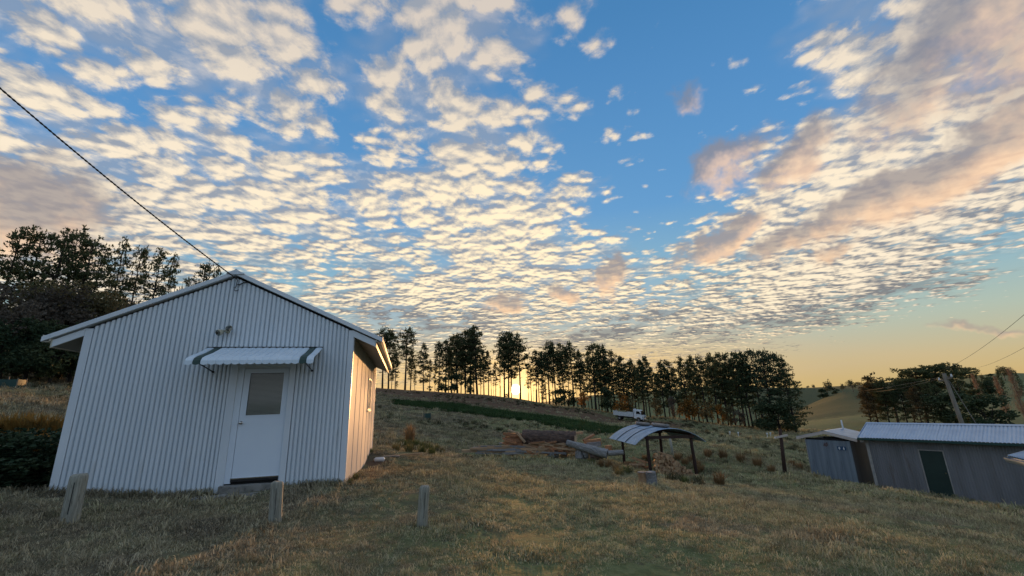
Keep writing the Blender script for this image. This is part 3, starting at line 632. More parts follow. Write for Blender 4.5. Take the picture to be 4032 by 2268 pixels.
    for (a, b) in (((-2.49, -0.09, 3.015), (-2.555, -0.20, 2.96)), ((-2.40, -0.09, 3.05), (-2.385, -0.16, 3.06))):
        A, B = Vector(a), Vector(b); h = MB().tube([A, A.lerp(B, .35), A.lerp(B, .7), B], [0.026, 0.045, 0.060, 0.064], 14).build('lamp_head', MATS['lamp_cream'], fl, True)
        d = (B - A).normalized(); MB().tube([B + d * .001, B + d * .012, B + d * .018], [0.060, 0.05, 0.02], 14).build('lens', MATS['lens_glass'], h, True)
    # cable bracket and hooks at the peak
    br = MB(); br.tube([(-2.40, -0.03, 4.12), (-2.40, -0.05, 4.04), (-2.405, -0.05, 3.97), (-2.42, -0.055, 3.93), (-2.44, -0.055, 3.945)], 0.008, 6); br.tube([(-2.43, -0.05, 3.90), (-2.40, -0.055, 3.875), (-2.36, -0.055, 3.88), (-2.35, -0.055, 3.905)], 0.008, 6)
    br.tube([(-2.385, -0.03, 4.02), (-2.34, -0.06, 4.01), (-2.27, -0.05, 4.06), (-2.22, -0.03, 4.075)], 0.012, 6)
    br.build('cable_hook', MATS['black_steel'], t)
    # crumbling door step
    cg, sg = math.cos(rz), math.sin(rz); GZ = H(E0[0] - 1.8 * cg + .45 * sg, E0[1] - 1.8 * sg - .45 * cg) - E0[2]
    st = MB(); rng = random.Random(5)
    def slab(x0, x1, y0, y1, z0, z1, n=12):
        v = []; 
        for i in range(n):
            a = 2 * math.pi * i / n; cx, cy = (x0 + x1) / 2, (y0 + y1) / 2; q = 1 / max(abs(math.cos(a)), abs(math.sin(a))); q = min(q, 1.25)
            v.append((cx + math.cos(a) * (x1 - x0) / 2 * q * rng.uniform(.9, 1.04), cy + math.sin(a) * (y1 - y0) / 2 * q * rng.uniform(.85, 1.05)))
        st.add([(p[0], p[1], z0) for p in v] + [(p[0] * 1, p[1], z1 + rng.uniform(-.012, .012)) for p in v], [tuple(reversed(range(n))), tuple(range(n, 2 * n))] + [(i, (i + 1) % n, n + (i + 1) % n, n + i) for i in range(n)])
    slab(-2.22, -1.15, -0.16, 0.02, -0.25, 0.07); slab(-2.42, -1.2, -0.60, -0.24, -0.35, GZ + .035, 16); slab(-2.5, -2.15, -0.68, -0.35, -0.35, GZ + .05, 9)
    st.build('door_step', MATS['old_concrete'], t, bevel=0.012)
    return t
build_cabin()

# ------------------------------------------------------------------ long grey shed
def to_world(O, rz, p):
    c, s = math.cos(rz), math.sin(rz); return (O[0] + c * p[0] - s * p[1], O[1] + s * p[0] + c * p[1], O[2] + p[2])
def roof_sheet_mesh(width, a, b, pitch=0.082, amp=0.009):
    """sheet running down from point a=(y,z) to b=(y,z), corrugations along the fall, width along x"""
    mb = MB(); v = []
    for x, h in profile(width, pitch, amp): v += [(x, a[0], a[1] + h), (x, b[0], b[1] + h)]
    n = len(v) // 2; mb.add(v, [(2 * i, 2 * i + 1, 2 * i + 3, 2 * i + 2) for i in range(n - 1)]); return mb
SHED_O, SHED_RZ = (19.764, 22.28, -5.006 + EYE), -0.928
def build_shed():
    t = thing('long_shed', 'long grey corrugated shed with ribbed silver roof and dark green door', 'shed', SHED_O, SHED_RZ)
    wl, wr, he, hr, ry, D = -2.07, 9.0, 2.53, 3.203, 1.711, 3.42; sw = MATS['shed_wall']
    for a, b in ((wl + 0.12, -0.70), (-0.70, -0.03), (0.87, 1.63), (1.63, 2.39), (2.39, 3.15), (3.15, 3.91), (3.91, 4.67), (4.67, 5.43), (5.43, 6.9), (6.9, wr)):
        k = max(1, round((b - a) / 0.76)); w = (b - a) / k
        for i in range(k):
            o = sheet_between(w, lambda q: 0.03, lambda q: he + 0.02, 0.095, 0.009).build('wall_sheet', sw, t, True); o.location = (a + i * w, -0.003 * (i % 2), 0)
    o = sheet_between(0.90, lambda q: 2.08, lambda q: he + 0.02, 0.095, 0.009).build('wall_sheet', sw, t, True); o.location = (-0.03, 0, 0)
    MB().box(wl, wl + 0.13, -0.035, 0.10, -0.6, he).build('corner_post', MATS['frame_grey'], t)
    MB().box(wl, wr, 0.03, D, -0.6, he).build('wall_core', MATS['dark_gap'], t)
    MB().box(wl - 0.012, wl - 0.002, 0.101, D, -0.5, he).build('end_wall', sw, t)
    MB().box(wl, wr, -0.012, 0.029, -0.7, 0.05).build('base_board', MATS['old_concrete'], t)
    f = MB(); f.box(-0.045, 0.0, -0.03, 0.02, 0.0, 2.085); f.box(0.833, 0.878, -0.03, 0.02, 0.0, 2.085); f.box(0.0, 0.833, -0.03, 0.02, 2.04, 2.085); f.build('door_frame', MATS['frame_grey'], t)
    d = MB().box(0.003, 0.83, -0.008, 0.025, 0.0, 2.037).build('door', MATS['shed_door'], t); d['label'] = 'dark green flush door'
    MB().box(0.003, 0.83, -0.013, -0.009, 1.02, 1.035).build('rail', MATS['shed_door'], d)
    MB().tube([(0.76, -0.008, 1.08), (0.76, -0.05, 1.08)], 0.022, 10).build('knob', MATS['chrome'], d)
    sm = roof_sheet_mesh(0.756, (ry, hr), (-0.329, he + 0.03), 0.126, 0.013).mesh('roof_sheet', True); x = -2.26
    sm2 = roof_sheet_mesh(0.756, (ry, hr), (2 * ry + 0.329, he + 0.03), 0.126, 0.013).mesh('roof_sheet', True)
    i = 0
    while x < wr:
        link('roof_sheet', sm, MATS['galv_roof'], t, loc=(x, 0, 0.003 * (i % 2))); link('roof_sheet', sm2, MATS['galv_roof'], t, loc=(x, 0, 0.003 * (i % 2))); x += 0.756; i += 1
    k = (hr - he) / (ry + 0.329); rc = MB()
    for s in (-1, 1): rc.hexa([(-2.27, ry, hr + .018), (wr + .3, ry, hr + .018), (wr + .3, ry + s * .19, hr + .018 - .19 * k), (-2.27, ry + s * .19, hr + .018 - .19 * k), (-2.27, ry, hr + .03), (wr + .3, ry, hr + .03), (wr + .3, ry + s * .19, hr + .03 - .19 * k), (-2.27, ry + s * .19, hr + .03 - .19 * k)])
    rc.build('ridge_capping', MATS['galv_roof'], t)
    for s in (-1, 1):
        y1 = -0.329 if s == -1 else 2 * ry + 0.329
        MB().hexa([(-2.285, ry, hr - .07), (-2.262, ry, hr - .07), (-2.262, y1, he - .04), (-2.285, y1, he - .04), (-2.285, ry, hr + .035), (-2.262, ry, hr + .035), (-2.262, y1, he + .06), (-2.285, y1, he + .06)]).build('barge_board', MATS['galv_roof'], t)
    MB().box(-2.27, wr + .3, -0.43, -0.325, he - 0.075, he + 0.02).build('gutter', MATS['green_mesh'], t)
    MB().box(-2.24, wr + .3, -0.32, -0.015, he - 0.06, he - 0.045).build('eave_lining', MATS['soffit'], t)
    MB().box(wl - 0.14, wl + 0.02, -0.30, -0.04, he - 0.20, he - 0.062).build('bracket', MATS['frame_grey'], t)
    g = MB(); y0, y1 = 0.0, D; g.add([(wl - .003, y0, he), (wl - .003, y1, he), (wl - .003, ry, hr - .05)], [(0, 1, 2)]); g.build('gable', sw, t)
build_shed()

# ------------------------------------------------------------------ toilet hut
def build_toilet():
    O, rz = (18.451, 24.963, -4.842 + EYE), -0.982
    t = thing('toilet_hut', 'small blue grey iron toilet hut with low gable and pictogram sign', 'toilet block', O, rz)
    W, Hh, L, hp, he, ov = 2.249, 2.10, 2.55, 2.60, 2.23, 0.40; wm = MATS['toilet_wall']
    n = 3; w = (W - 0.17) / n
    for i in range(n):
        o = sheet_between(w, lambda q: -0.3, lambda q: Hh, 0.09, 0.006).build('wall_sheet', wm, t, True); o.location = (-W + 0.03 + i * w, -0.004 * (i % 2), 0)
    MB().box(-0.14, 0.0, -0.022, 0.05, -0.3, Hh).build('corner_board', MATS['toilet_wall'], t); MB().box(-W, -W + 0.035, -0.022, 0.05, -0.3, Hh).build('corner_board', MATS['frame_grey'], t)
    MB().box(-0.02, 0.0, 0.051, L, -0.3, Hh).build('side_wall', MATS['shed_wall'], t); MB().box(-W, -W + 0.02, 0.051, L, -0.3, Hh).build('side_wall', MATS['shed_wall'], t)
    MB().box(-W + 0.021, -0.021, L - 0.02, L, -0.3, Hh).build('back_wall', MATS['shed_wall'], t); MB().box(-W + .03, -.03, 0.06, 0.07, -.3, Hh + .1).build('lining', MATS['dark_gap'], t)
    k = (hp - he) / (W / 2 + ov)
    for s in (-1, 1):
        x1 = -W / 2 + s * (W / 2 + ov)
        MB().hexa([(-W / 2, -0.10, hp), (x1, -0.10, he), (x1, L + .1, he), (-W / 2, L + .1, hp), (-W / 2, -0.10, hp + .03), (x1, -0.10, he + .03), (x1, L + .1, he + .03), (-W / 2, L + .1, hp + .03)]).build('roof_sheet', MATS['galv_old'], t)
        MB().hexa([(-W / 2, -0.125, hp - .14), (x1, -0.125, he - .14), (x1, -0.102, he - .14), (-W / 2, -0.102, hp - .14), (-W / 2, -0.125, hp + .012), (x1, -0.125, he + .012), (x1, -0.102, he + .012), (-W / 2, -0.102, hp + .012)]).build('barge_board', MATS['barge_pale'], t)
        MB().hexa([(-W / 2, -0.13, hp + .032), (-W / 2 + s * .13, -0.13, hp + .032 - .13 * k), (-W / 2 + s * .13, L + .1, hp + .032 - .13 * k), (-W / 2, L + .1, hp + .032), (-W / 2, -0.13, hp + .04), (-W / 2 + s * .13, -0.13, hp + .04 - .13 * k), (-W / 2 + s * .13, L + .1, hp + .04 - .13 * k), (-W / 2, L + .1, hp + .04)]).build('ridge_capping', MATS['galv_roof'], t)
    MB().tube([(-W / 2 + .12, L - .25, hp - .1), (-W / 2 + .11, L - .25, hp + .50)], 0.042, 10).build('vent_pipe', MATS['plastic_white'], t)
    # sign: two panels with white standing figures
    for cx, skirt in ((-0.545, False), (-0.335, True)):
        s = MB().box(cx - .10, cx + .10, -0.030, -0.022, 1.61, 1.81).build('toilet_sign', MATS['sign_blue'], t); s['label'] = 'small blue pictogram plate'
        f = MB(); y0, y1 = -0.036, -0.031
        n = 10; f.add([(cx + .020 * math.cos(2 * math.pi * q / n), y1 - .002, 1.775 + .020 * math.sin(2 * math.pi * q / n)) for q in range(n)], [tuple(reversed(range(n)))])
        if skirt: f.add([(cx - .016, y1 - .002, 1.75), (cx + .016, y1 - .002, 1.75), (cx + .048, y1 - .002, 1.675), (cx - .048, y1 - .002, 1.675)], [(3, 2, 1, 0)])
        else: f.box(cx - .030, cx + .030, y0, y1, 1.69, 1.75); f.box(cx - .046, cx - .034, y0, y1, 1.69, 1.748); f.box(cx + .034, cx + .046, y0, y1, 1.69, 1.748)
        f.box(cx - .022, cx - .004, y0, y1, 1.625, 1.6895); f.box(cx + .004, cx + .022, y0, y1, 1.625, 1.6895); f.build('figure', MATS['plastic_white'], s)
    v = [(-1.33, 1.84), (-1.16, 1.80), (-1.07, 1.90), (-1.10, 2.06), (-1.2, 1.98), (-1.25, 2.03)]
    MB().add([(a, -0.0255, b - .05) for a, b in v], [tuple(range(len(v)))]).build('rust_stain', MATS['rust_patch'], t)
build_toilet()

# ------------------------------------------------------------------ corner of the near tin roof at the right
def build_annexe():
    C = atD(3964, 1793, 15.0); B = atZ(4032, 1809, C[2]); b = (B - C)[:2]; b = b / np.hypot(*b); rz = math.atan2(b[1], b[0])
    t = thing('verandah_roof', 'rusty edged blue tin verandah roof corner poking in at right edge', 'roof', (C[0], C[1], C[2]), rz)
    k = math.tan(R(19)); Ls, Lx = 3.2, 4.8
    for i in range(6):
        o = roof_sheet_mesh(0.8, (0.0, 0.0), (Ls, Ls * k), 0.1, 0.012).build('roof_sheet', MATS['galv_old'], t, True); o.location = (i * 0.8, 0, 0.004 * (i % 2))
    N = 10; g = MB(); v = []
    for q in range(N + 1):
        a = math.pi * q / N; v.append((0.055 * math.cos(a) - 0.03, -0.10 * math.sin(a) - 0.035))
    g.add([(0.06, y, z) for y, z in v] + [(Lx, y, z) for y, z in v], [(i, i + 1, N + 2 + i, N + 1 + i) for i in range(N)] + [tuple(range(N + 1))]); gu = g.build('gutter', MATS['galv_old'], t)
    MB().hexa([(-0.012, 0, -.10), (0.012, 0, -.10), (0.012, Ls, Ls * k - .10), (-0.012, Ls, Ls * k - .10), (-0.012, 0, -.016), (0.012, 0, -.016), (0.012, Ls, Ls * k - .016), (-0.012, Ls, Ls * k - .016)]).build('barge_board', MATS['galv_old'], t)
    MB().tube([(0.35, 0.14, -0.10), (4.6, 0.14, -0.10)], 0.06, 8).build('beam', MATS['brown_post'], t)
    for x in (1.35, 4.5):
        w = to_world((C[0], C[1], C[2]), rz, (x, 0.14, 0)); MB().tube([(x, 0.14, H(w[0], w[1]) - C[2] - .2), (x, 0.14, -.15)], 0.06, 8).build('post', MATS['brown_post'], t)
    w = to_world((C[0], C[1], C[2]), rz, (3, Ls, 0)); MB().box(1.4, Lx, Ls - .12, Ls, H(w[0], w[1]) - C[2] - .6, Ls * k - .05).build('wall', MATS['shed_wall'], t)
build_annexe()

# ------------------------------------------------------------------ firewood shelter
SH_O, SH_RZ = (6.909, 23.823, -3.881 + EYE), 0.102
def build_shelter():
    t = thing('firewood_shelter', 'open firewood shelter with curved corrugated roof on brown timber posts', 'shelter', SH_O, SH_RZ)
    W, D, h, ox, oy, ez, rise = 2.452, 3.9, 1.82, 0.748, 0.178, 1.47, 0.74; rng = random.Random(2)
    for (x, y, zb, lean) in ((0, 0, -.25, -.01), (W, 0, -.6, -.05), (0, D, -.5, .0), (W, D, -.7, .02)):
        MB().tube([(x - lean * 1.2, y, zb), (x - lean * .6, y, .5), (x, y, 1.2), (x, y, h - (.05 if y == 0 else .1))], [.088, .085, .08, .08], 9, jit=.05, rng=rng).build('post', MATS['brown_post'], t, True)
    for y in (0.0, D): MB().bar((-.15, y - .085, h - .02), (W + .15, y - .085, h - .06), .06, .15).build('beam', MATS['brown_post'], t)
    for x in (0.0, W): MB().bar((x, -oy, h + .045), (x, D + oy, h + .045), .07, .09).build('side_beam', MATS['brown_post'], t)
    half = W / 2 + ox; Rr = (half * half + rise * rise) / (2 * rise); th = math.asin(half / Rr); zc = ez + rise - Rr
    Ly = D + 2 * oy; ns, nc = 3, 3; w = Ly / ns
    for j in range(ns):
        for c in range(nc):
            a0 = -th + (2 * th) * (c - .04 if c else 0) / nc; a1 = -th + 2 * th * (c + 1) / nc; mb = MB(); pr = profile(w + .05, 0.082, 0.010); M_ = 9; v = []
            up = 0.006 * j + (0.008 if c == 1 else 0)
            for i in range(M_ + 1):
                a = a0 + (a1 - a0) * i / M_
                for q, hh in pr: r = Rr + hh + up; v.append((W / 2 + r * math.sin(a), -oy + j * w + q, zc + r * math.cos(a)))
            n = len(pr); mb.add(v, [(i * n + k, i * n + k + 1, (i + 1) * n + k + 1, (i + 1) * n + k) for i in range(M_) for k in range(n - 1)])
            mb.build('roof_sheet', MATS['galv_old'], t, True)
    for j in range(1, ns):                                      # dark lap joints
        mb = MB(); v = []
        for i in range(28):
            a = -th + 2 * th * i / 27; r = Rr + .020 + .006 * j
            for q, dr in ((-.03, 0), (.03, 0), (.03, .012), (-.03, .012)): v.append((W / 2 + (r + dr) * math.sin(a), -oy + j * w + .03 + q, zc + (r + dr) * math.cos(a)))
        mb.add(v, [(i * 4 + k, i * 4 + (k + 1) % 4, (i + 1) * 4 + (k + 1) % 4, (i + 1) * 4 + k) for i in range(27) for k in range(4)]); mb.build('lap_strip', MATS['dark_gap'], t)
    return W, D, ez, rise, half
SW, SD, SEZ, SRISE, SHALF = build_shelter()

def rough_log(L, r0, r1, seed, n=10, seg=8, jit=.10, bend=.03):
    rng = random.Random(seed); pts = [(L * (i / seg - .5), bend * L * math.sin(3.0 * i / seg + seed), bend * L * .6 * math.cos(2.1 * i / seg + seed)) for i in range(seg + 1)]
    return MB().tube(pts, [r0 + (r1 - r0) * i / seg for i in range(seg + 1)], n, True, jit, rng)
def end_discs(L, r0, r1, mat, parent, seed=0):
    for x, r, s in ((-L / 2, r0, -1), (L / 2, r1, 1)):
        n = 12; MB().add([(x + s * .006, r * .9 * math.cos(2 * math.pi * q / n), r * .9 * math.sin(2 * math.pi * q / n)) for q in range(n)], [tuple(range(n)) if s > 0 else tuple(reversed(range(n)))]).build('cut_end', mat, parent)
def place(o, p, rot): o.location = [float(q) for q in p]; o.rotation_euler = rot; return o
# slabs lying along the ridge of the shelter
ztop = SEZ + SRISE + .02
for (x, y0, y1, lab) in ((SW / 2 - .15, 3.9, 2.2, 'pale grey split log on far half of shelter roof ridge'), (SW / 2 + .1, 2.05, .15, 'pale grey split log on near half of shelter roof ridge')):
    L = abs(y0 - y1); a = to_world(SH_O, SH_RZ, (x, (y0 + y1) / 2, ztop + .10)); mb = rough_log(L, .13, .15, int(y0 * 7), 9, 8, .16, .012)
    o = mb.build('roof_weight_log', MATS['grey_wood'], None, True); place(o, a, (0.2, 0, SH_RZ + math.pi / 2)); o.scale = (1, 1.15, .7); tag(o, lab, 'log')

# firewood: wedge-shaped split billets
def billet(seed):
    rng = random.Random(seed); k = rng.choice((3, 4, 4, 5)); r = .098; L = .36; ang = sorted([2 * math.pi * (i + rng.uniform(-.28, .28)) / k for i in range(k)])
    ring = [(r * rng.uniform(.8, 1.2) * math.cos(a), r * rng.uniform(.8, 1.2) * math.sin(a)) for a in ang]; v = []
    for y in (-L / 2, 0, L / 2): v += [(a * rng.uniform(.92, 1.08), y + rng.uniform(-.012, .012), b * rng.uniform(.92, 1.08)) for a, b in ring]
    f = [(s * k + i, s * k + (i + 1) % k, (s + 1) * k + (i + 1) % k, (s + 1) * k + i) for s in (0, 1) for i in range(k)] + [tuple(reversed(range(k))), tuple(range(2 * k, 3 * k))]
    return MB().add(v, f).mesh('firewood_log')
BIL = [billet(i) for i in range(8)]
for b in BIL: b.materials.append(MATS['split_wood'])
rng = random.Random(11); FG = 'split firewood under the shelter'
def fire(x, y, z, rot, label):
    p = to_world(SH_O, SH_RZ, (x, y, 0)); g = H(p[0], p[1]); o = bpy.data.objects.new('firewood_log', rng.choice(BIL)); COL.objects.link(o)
    o.location = (p[0], p[1], g + z); o.rotation_euler = (rot[0], rot[1], rot[2] + SH_RZ); s = rng.uniform(.8, 1.2); o.scale = (s, rng.uniform(.9, 1.1), s); tag(o, label, 'firewood', FG)
_u = ['first', 'second', 'third', 'fourth', 'fifth', 'sixth', 'seventh', 'eighth', 'ninth']; _b = ['tenth', 'eleventh', 'twelfth', 'thirteenth', 'fourteenth', 'fifteenth', 'sixteenth', 'seventeenth', 'eighteenth', 'nineteenth']
ORDN = _u + _b + [q for t_, e_ in (('twenty', 'twentieth'), ('thirty', 'thirtieth'), ('forty', 'fortieth'), ('fifty', 'fiftieth'), ('sixty', 'sixtieth')) for q in [e_] + [t_ + ' ' + k_ for k_ in _u]]
for row in range(8):
    z = .07 + row * .128; x0 = .30 + (.05 if row % 2 else 0); x1 = 2.40 - row * .17
    x = x0; ci = -1
    while x < x1:
        ci += 1
        fire(x + rng.uniform(-.02, .02), -.02 + rng.uniform(-.07, .07), z + rng.uniform(-.02, .02), (rng.uniform(-.1, .1), rng.uniform(-3, 3), rng.uniform(-.2, .2)), 'split firewood log, %s from left in the %s row up of the stack' % (ORDN[ci], ORDN[row])); x += .158
for q in range(26):
    u = q / 26; fire(-.75 + 1.0 * (q + rng.random()) / 26, .55 + rng.uniform(-.2, .9), .08 + .40 * rng.random() * (1 - abs(u - .5)), (rng.uniform(-.3, .5), rng.uniform(-3, 3), rng.uniform(.6, 2.5)), 'loose firewood log, %s from left in the heap beside the stack' % ORDN[q])
for q in range(7): fire(1.95 + .09 * q, -.25 + rng.uniform(-.25, .15), .06, (rng.uniform(-.1, .2), rng.uniform(-3, 3), rng.uniform(-.8, .8)), 'fallen firewood log, %s from left at right foot of the stack' % ORDN[q])
for (x, y, z, L, a, b) in ((1.0, .1, 1.08, .75, .5, .28), (-.35, .75, .52, .95, .35, .30), (-.1, .9, .56, .9, .25, .36)):
    p = to_world(SH_O, SH_RZ, (x, y, 0)); o = MB().box(-L / 2, L / 2, -.05, .05, -.03, .03).build('firewood_plank', MATS['split_wood'], None, bevel=.008); place(o, (p[0], p[1], H(p[0], p[1]) + z), (0, b, -a + SH_RZ)); tag(o, {1.0: 'split plank jutting up from the top of the firewood stack', -.35: 'left long split plank lying on the loose firewood heap', -.1: 'right long split plank lying on the loose firewood heap'}[x], 'plank', 'planks on the firewood')

# two chopping blocks
for (px, py, r, hgt, lab, sd) in ((2535, 1908, 19, 50, 'weathered chopping block with a brown split face, left of the pair', 1), (2569, 1912, 21, 54, 'pale grey chopping block, right of the pair before the shelter', 2)):
    g = ground(px, py); k_ = float(FW @ (g - np.array([0, 0, EYE]))) / FPX; r *= k_; hgt *= k_; t = thing('chopping_block', lab, 'chopping block', (g[0], g[1], g[2] - .04), .3 * sd, 'chopping blocks by the shelter'); rg = random.Random(sd)
    MB().tube([(0, 0, 0), (0, 0, .1), (.0, 0, hgt * .6), (-.03, 0, hgt)], [r * 1.12, r * 1.08, r, r * .93], 12, True, .06, rg).build('stump', MATS['grey_wood'] if sd == 2 else MATS['split_wood'], t)
    MB().tube([(-.03, 0, hgt + .001), (-.03, 0, hgt + .012)], r * .86, 12).build('cut_top', MATS['grey_wood'], t)

# ------------------------------------------------------------------ timber heap
def rest(px, py, D): p = atD(px, py, D); return p
def plank(px0, py0, px1, py1, D0, D1, w, h, mat, lab, cat='plank', group='offcuts in the timber heap', name='timber_offcut', roll=0.0):
    a, b = atD(px0, py0, D0 - .7), atD(px1, py1, D1 - .7); d = b - a; L = float(np.linalg.norm(d)); m = (a + b) / 2
    g = H(m[0], m[1])
    rg = random.Random(int(px0 * 7 + py0)); n = 5; v = []; hk = .75 if w < .2 else .5
    for i in range(n + 1):
        w_ = 1.25 if w < .2 else 1.0; x = L * (i / n - .5); yy = rg.uniform(-.015, .015); k = rg.uniform(.75, 1.1)
        v += [(x, yy - w / 2 * k * w_, -h * hk), (x, yy + w / 2 * k * w_, -h * hk), (x, yy + w / 2 * k * w_, h * hk), (x, yy - w / 2 * k * w_, h * hk)]
    f = [(i * 4 + q, i * 4 + (q + 1) % 4, (i + 1) * 4 + (q + 1) % 4, (i + 1) * 4 + q) for i in range(n) for q in range(4)] + [(3, 2, 1, 0), (n * 4, n * 4 + 1, n * 4 + 2, n * 4 + 3)]
    o = MB().add(v, f).build(name, mat); place(o, m, (roll, -math.asin(max(-1, min(1, d[2] / L))), math.atan2(d[1], d[0]))); tag(o, lab, cat, group); return o
PB, PR, GW = MATS['plank_wood'], MATS['plank_rust'], MATS['grey_wood']
LAB1 = 'long sawn offcut in the left tail of the timber heap, %s from the top'; LAB2 = 'short rusty slab sticking out left beneath the barked log, %s from the top'; LAB3 = 'loose sawn piece in the middle of the timber heap, %s from the left'
prng = random.Random(21)
def by(rows, key): return list(enumerate(sorted(rows, key=key)))
for i_, (a, b, c, d, D0, D1, w, h) in by([(1818, 1777, 2060, 1764, 26.6, 27.0, .18, .10), (1862, 1764, 2085, 1752, 27, 27.4, .16, .07), (1900, 1762, 2120, 1757, 26.7, 26.9, .17, .07), (1884, 1770, 2105, 1766, 26.5, 26.6, .18, .07), (1965, 1745, 2130, 1751, 27, 27, .14, .06), (1978, 1786, 2150, 1779, 26.2, 26.4, .16, .07), (1990, 1779, 2170, 1772, 26.3, 26.4, .15, .07), (2030, 1776, 2230, 1785, 26.2, 26.0, .13, .06), (1898, 1759, 2010, 1757, 27.3, 27.4, .2, .08), (1940, 1773, 2140, 1770, 26.3, 26.5, .2, .09), (1980, 1768, 2180, 1776, 26.5, 26.4, .2, .09)] + [(x_, y_, x_ + prng.uniform(60, 170), y_ + prng.uniform(-8, 6), 26.5, 26.4, prng.uniform(.06, .12), prng.uniform(.04, .07)) for x_, y_ in [(prng.uniform(1850, 2030), prng.uniform(1756, 1786)) for _ in range(30)]], lambda q: q[1]):
    plank(a, b, c, d, D0, D1, w, h, rng.choice((PB, PB, GW)), LAB1 % ORDN[i_])
for i_, (a, b, c, d, D0, D1, w, h) in by([(1985, 1709, 2070, 1734, 27.2, 26.8, .20, .09), (1990, 1722, 2060, 1738, 27.1, 26.8, .22, .09), (1994, 1732, 2080, 1745, 27.0, 26.8, .24, .10), (1992, 1741, 2080, 1750, 27.0, 26.8, .24, .10), (2010, 1712, 2065, 1722, 27.4, 27.2, .2, .08), (2003, 1727, 2090, 1732, 27.2, 27.0, .25, .1), (1988, 1736, 2075, 1752, 26.8, 26.7, .22, .09)] + [(x_, y_, x_ + prng.uniform(45, 95), y_ + prng.uniform(-6, 22), 26.9, 26.5, prng.uniform(.07, .16), prng.uniform(.05, .09)) for x_, y_ in [(prng.uniform(1978, 2012), prng.uniform(1704, 1754)) for _ in range(18)]], lambda q: q[1]):
    plank(a, b, c, d, D0, D1, w, h, PR, LAB2 % ORDN[i_])
for i_, (a, b, c, d, D0, D1, w, h) in by([(2060, 1750, 2150, 1756, 26.5, 26.4, .25, .09), (2100, 1742, 2200, 1758, 26.4, 26.3, .24, .10), (2120, 1750, 2215, 1774, 26.2, 26.0, .12, .06), (2095, 1762, 2145, 1757, 26.2, 26.1, .16, .07), (2105, 1790, 2160, 1764, 26.0, 26.1, .12, .07), (2195, 1764, 2265, 1772, 26.0, 25.9, .12, .06), (2080, 1757, 2160, 1768, 26.3, 26.2, .2, .08), (2150, 1748, 2240, 1760, 26.4, 26.2, .2, .08), (2040, 1760, 2130, 1772, 26.5, 26.3, .18, .08), (2160, 1762, 2182, 1778, 25.9, 25.9, .08, .05)] + [(x_, y_, x_ + prng.uniform(25, 90), y_ + prng.uniform(-14, 16), 26.2, 26.0, prng.uniform(.05, .12), prng.uniform(.04, .08)) for x_, y_ in [(prng.uniform(2050, 2250), prng.uniform(1742, 1788)) for _ in range(36)]], lambda q: q[0]):
    plank(a, b, c, d, D0, D1, w, h, rng.choice((PB, PB, PR)), LAB3 % ORDN[i_])
plank(2001, 1692, 2055, 1712, 26.9, 26.6, .09, .05, PB, 'thin pale stick rising at upper left of the timber heap', 'stick', None)
plank(2035, 1702, 2068, 1742, 26.3, 26.2, .22, .10, PB, 'brown slab leaning against the left end of the barked log', 'plank', None)
plank(2298, 1735, 2338, 1711, 26.6, 26.8, .36, .10, PR, 'orange brown slab propped upright at right of the timber heap', 'plank', None)
plank(2265, 1706, 2296, 1704, 27.4, 27.4, .24, .12, PB, 'short pale board end behind right end of the barked log', 'plank', None)
plank(2300, 1745, 2366, 1737, 26.5, 26.6, .42, .30, PR, 'thick rusty brown split slab at right end of the timber heap', 'plank', None)
plank(2310, 1752, 2364, 1747, 26.3, 26.4, .36, .24, GW, 'grey slab under the thick rusty one at right of the heap', 'plank', None)
plank(2385, 1765, 2408, 1765, 26.3, 26.2, .3, .30, PR, 'small dark brown block right of the grey log', 'block', None)
plank(2267, 1716, 2267, 1774, 25.9, 25.9, .09, .09, PB, 'thin upright stake standing before the right of the heap', 'stake', None)
def big_log(name, a, b, r0, r1, mat, lab, cat='log', stubs=0, seed=1, endmat='cut_wood', jit=.09):
    d = b - a; L = float(np.linalg.norm(d)); t = thing(name, lab, cat, (a + b) / 2)
    t.rotation_euler = (0, -math.asin(d[2] / L), math.atan2(d[1], d[0])); rough_log(L, r0, r1, seed, 18, 22, jit, .006).build('trunk', mat, t, False)
    end_discs(L, r0, r1, MATS[endmat], t)
    rg = random.Random(seed + 4)
    for i in range(stubs):
        x = L * rg.uniform(-.4, .4); an = rg.uniform(-2.6, -.4); r = r0 * .95; p = Vector((x, r * math.cos(an), r * math.sin(an) * 1.0)); q = p * 1.0; q.x += .08; n = Vector((0, math.cos(an), math.sin(an)))
        MB().tube([p - n * .1, p + n * .05], [.14, .10], 9, True, .1, rg).build('knot_stub', MATS[endmat], t)
big_log('barked_log', atD(2058, 1721, 26.0), atD(2268, 1727, 25.8), .42, .40, MATS['pine_bark'], 'huge dark barked pine log lying on top of the timber heap', stubs=7, seed=3, jit=.07)
big_log('grey_log', atD(2231, 1743, 25.2), atD(2392, 1787, 24.7), .16, .25, MATS['grey_wood'], 'long bare grey log slanting down the right of the heap', seed=8, endmat='grey_wood')
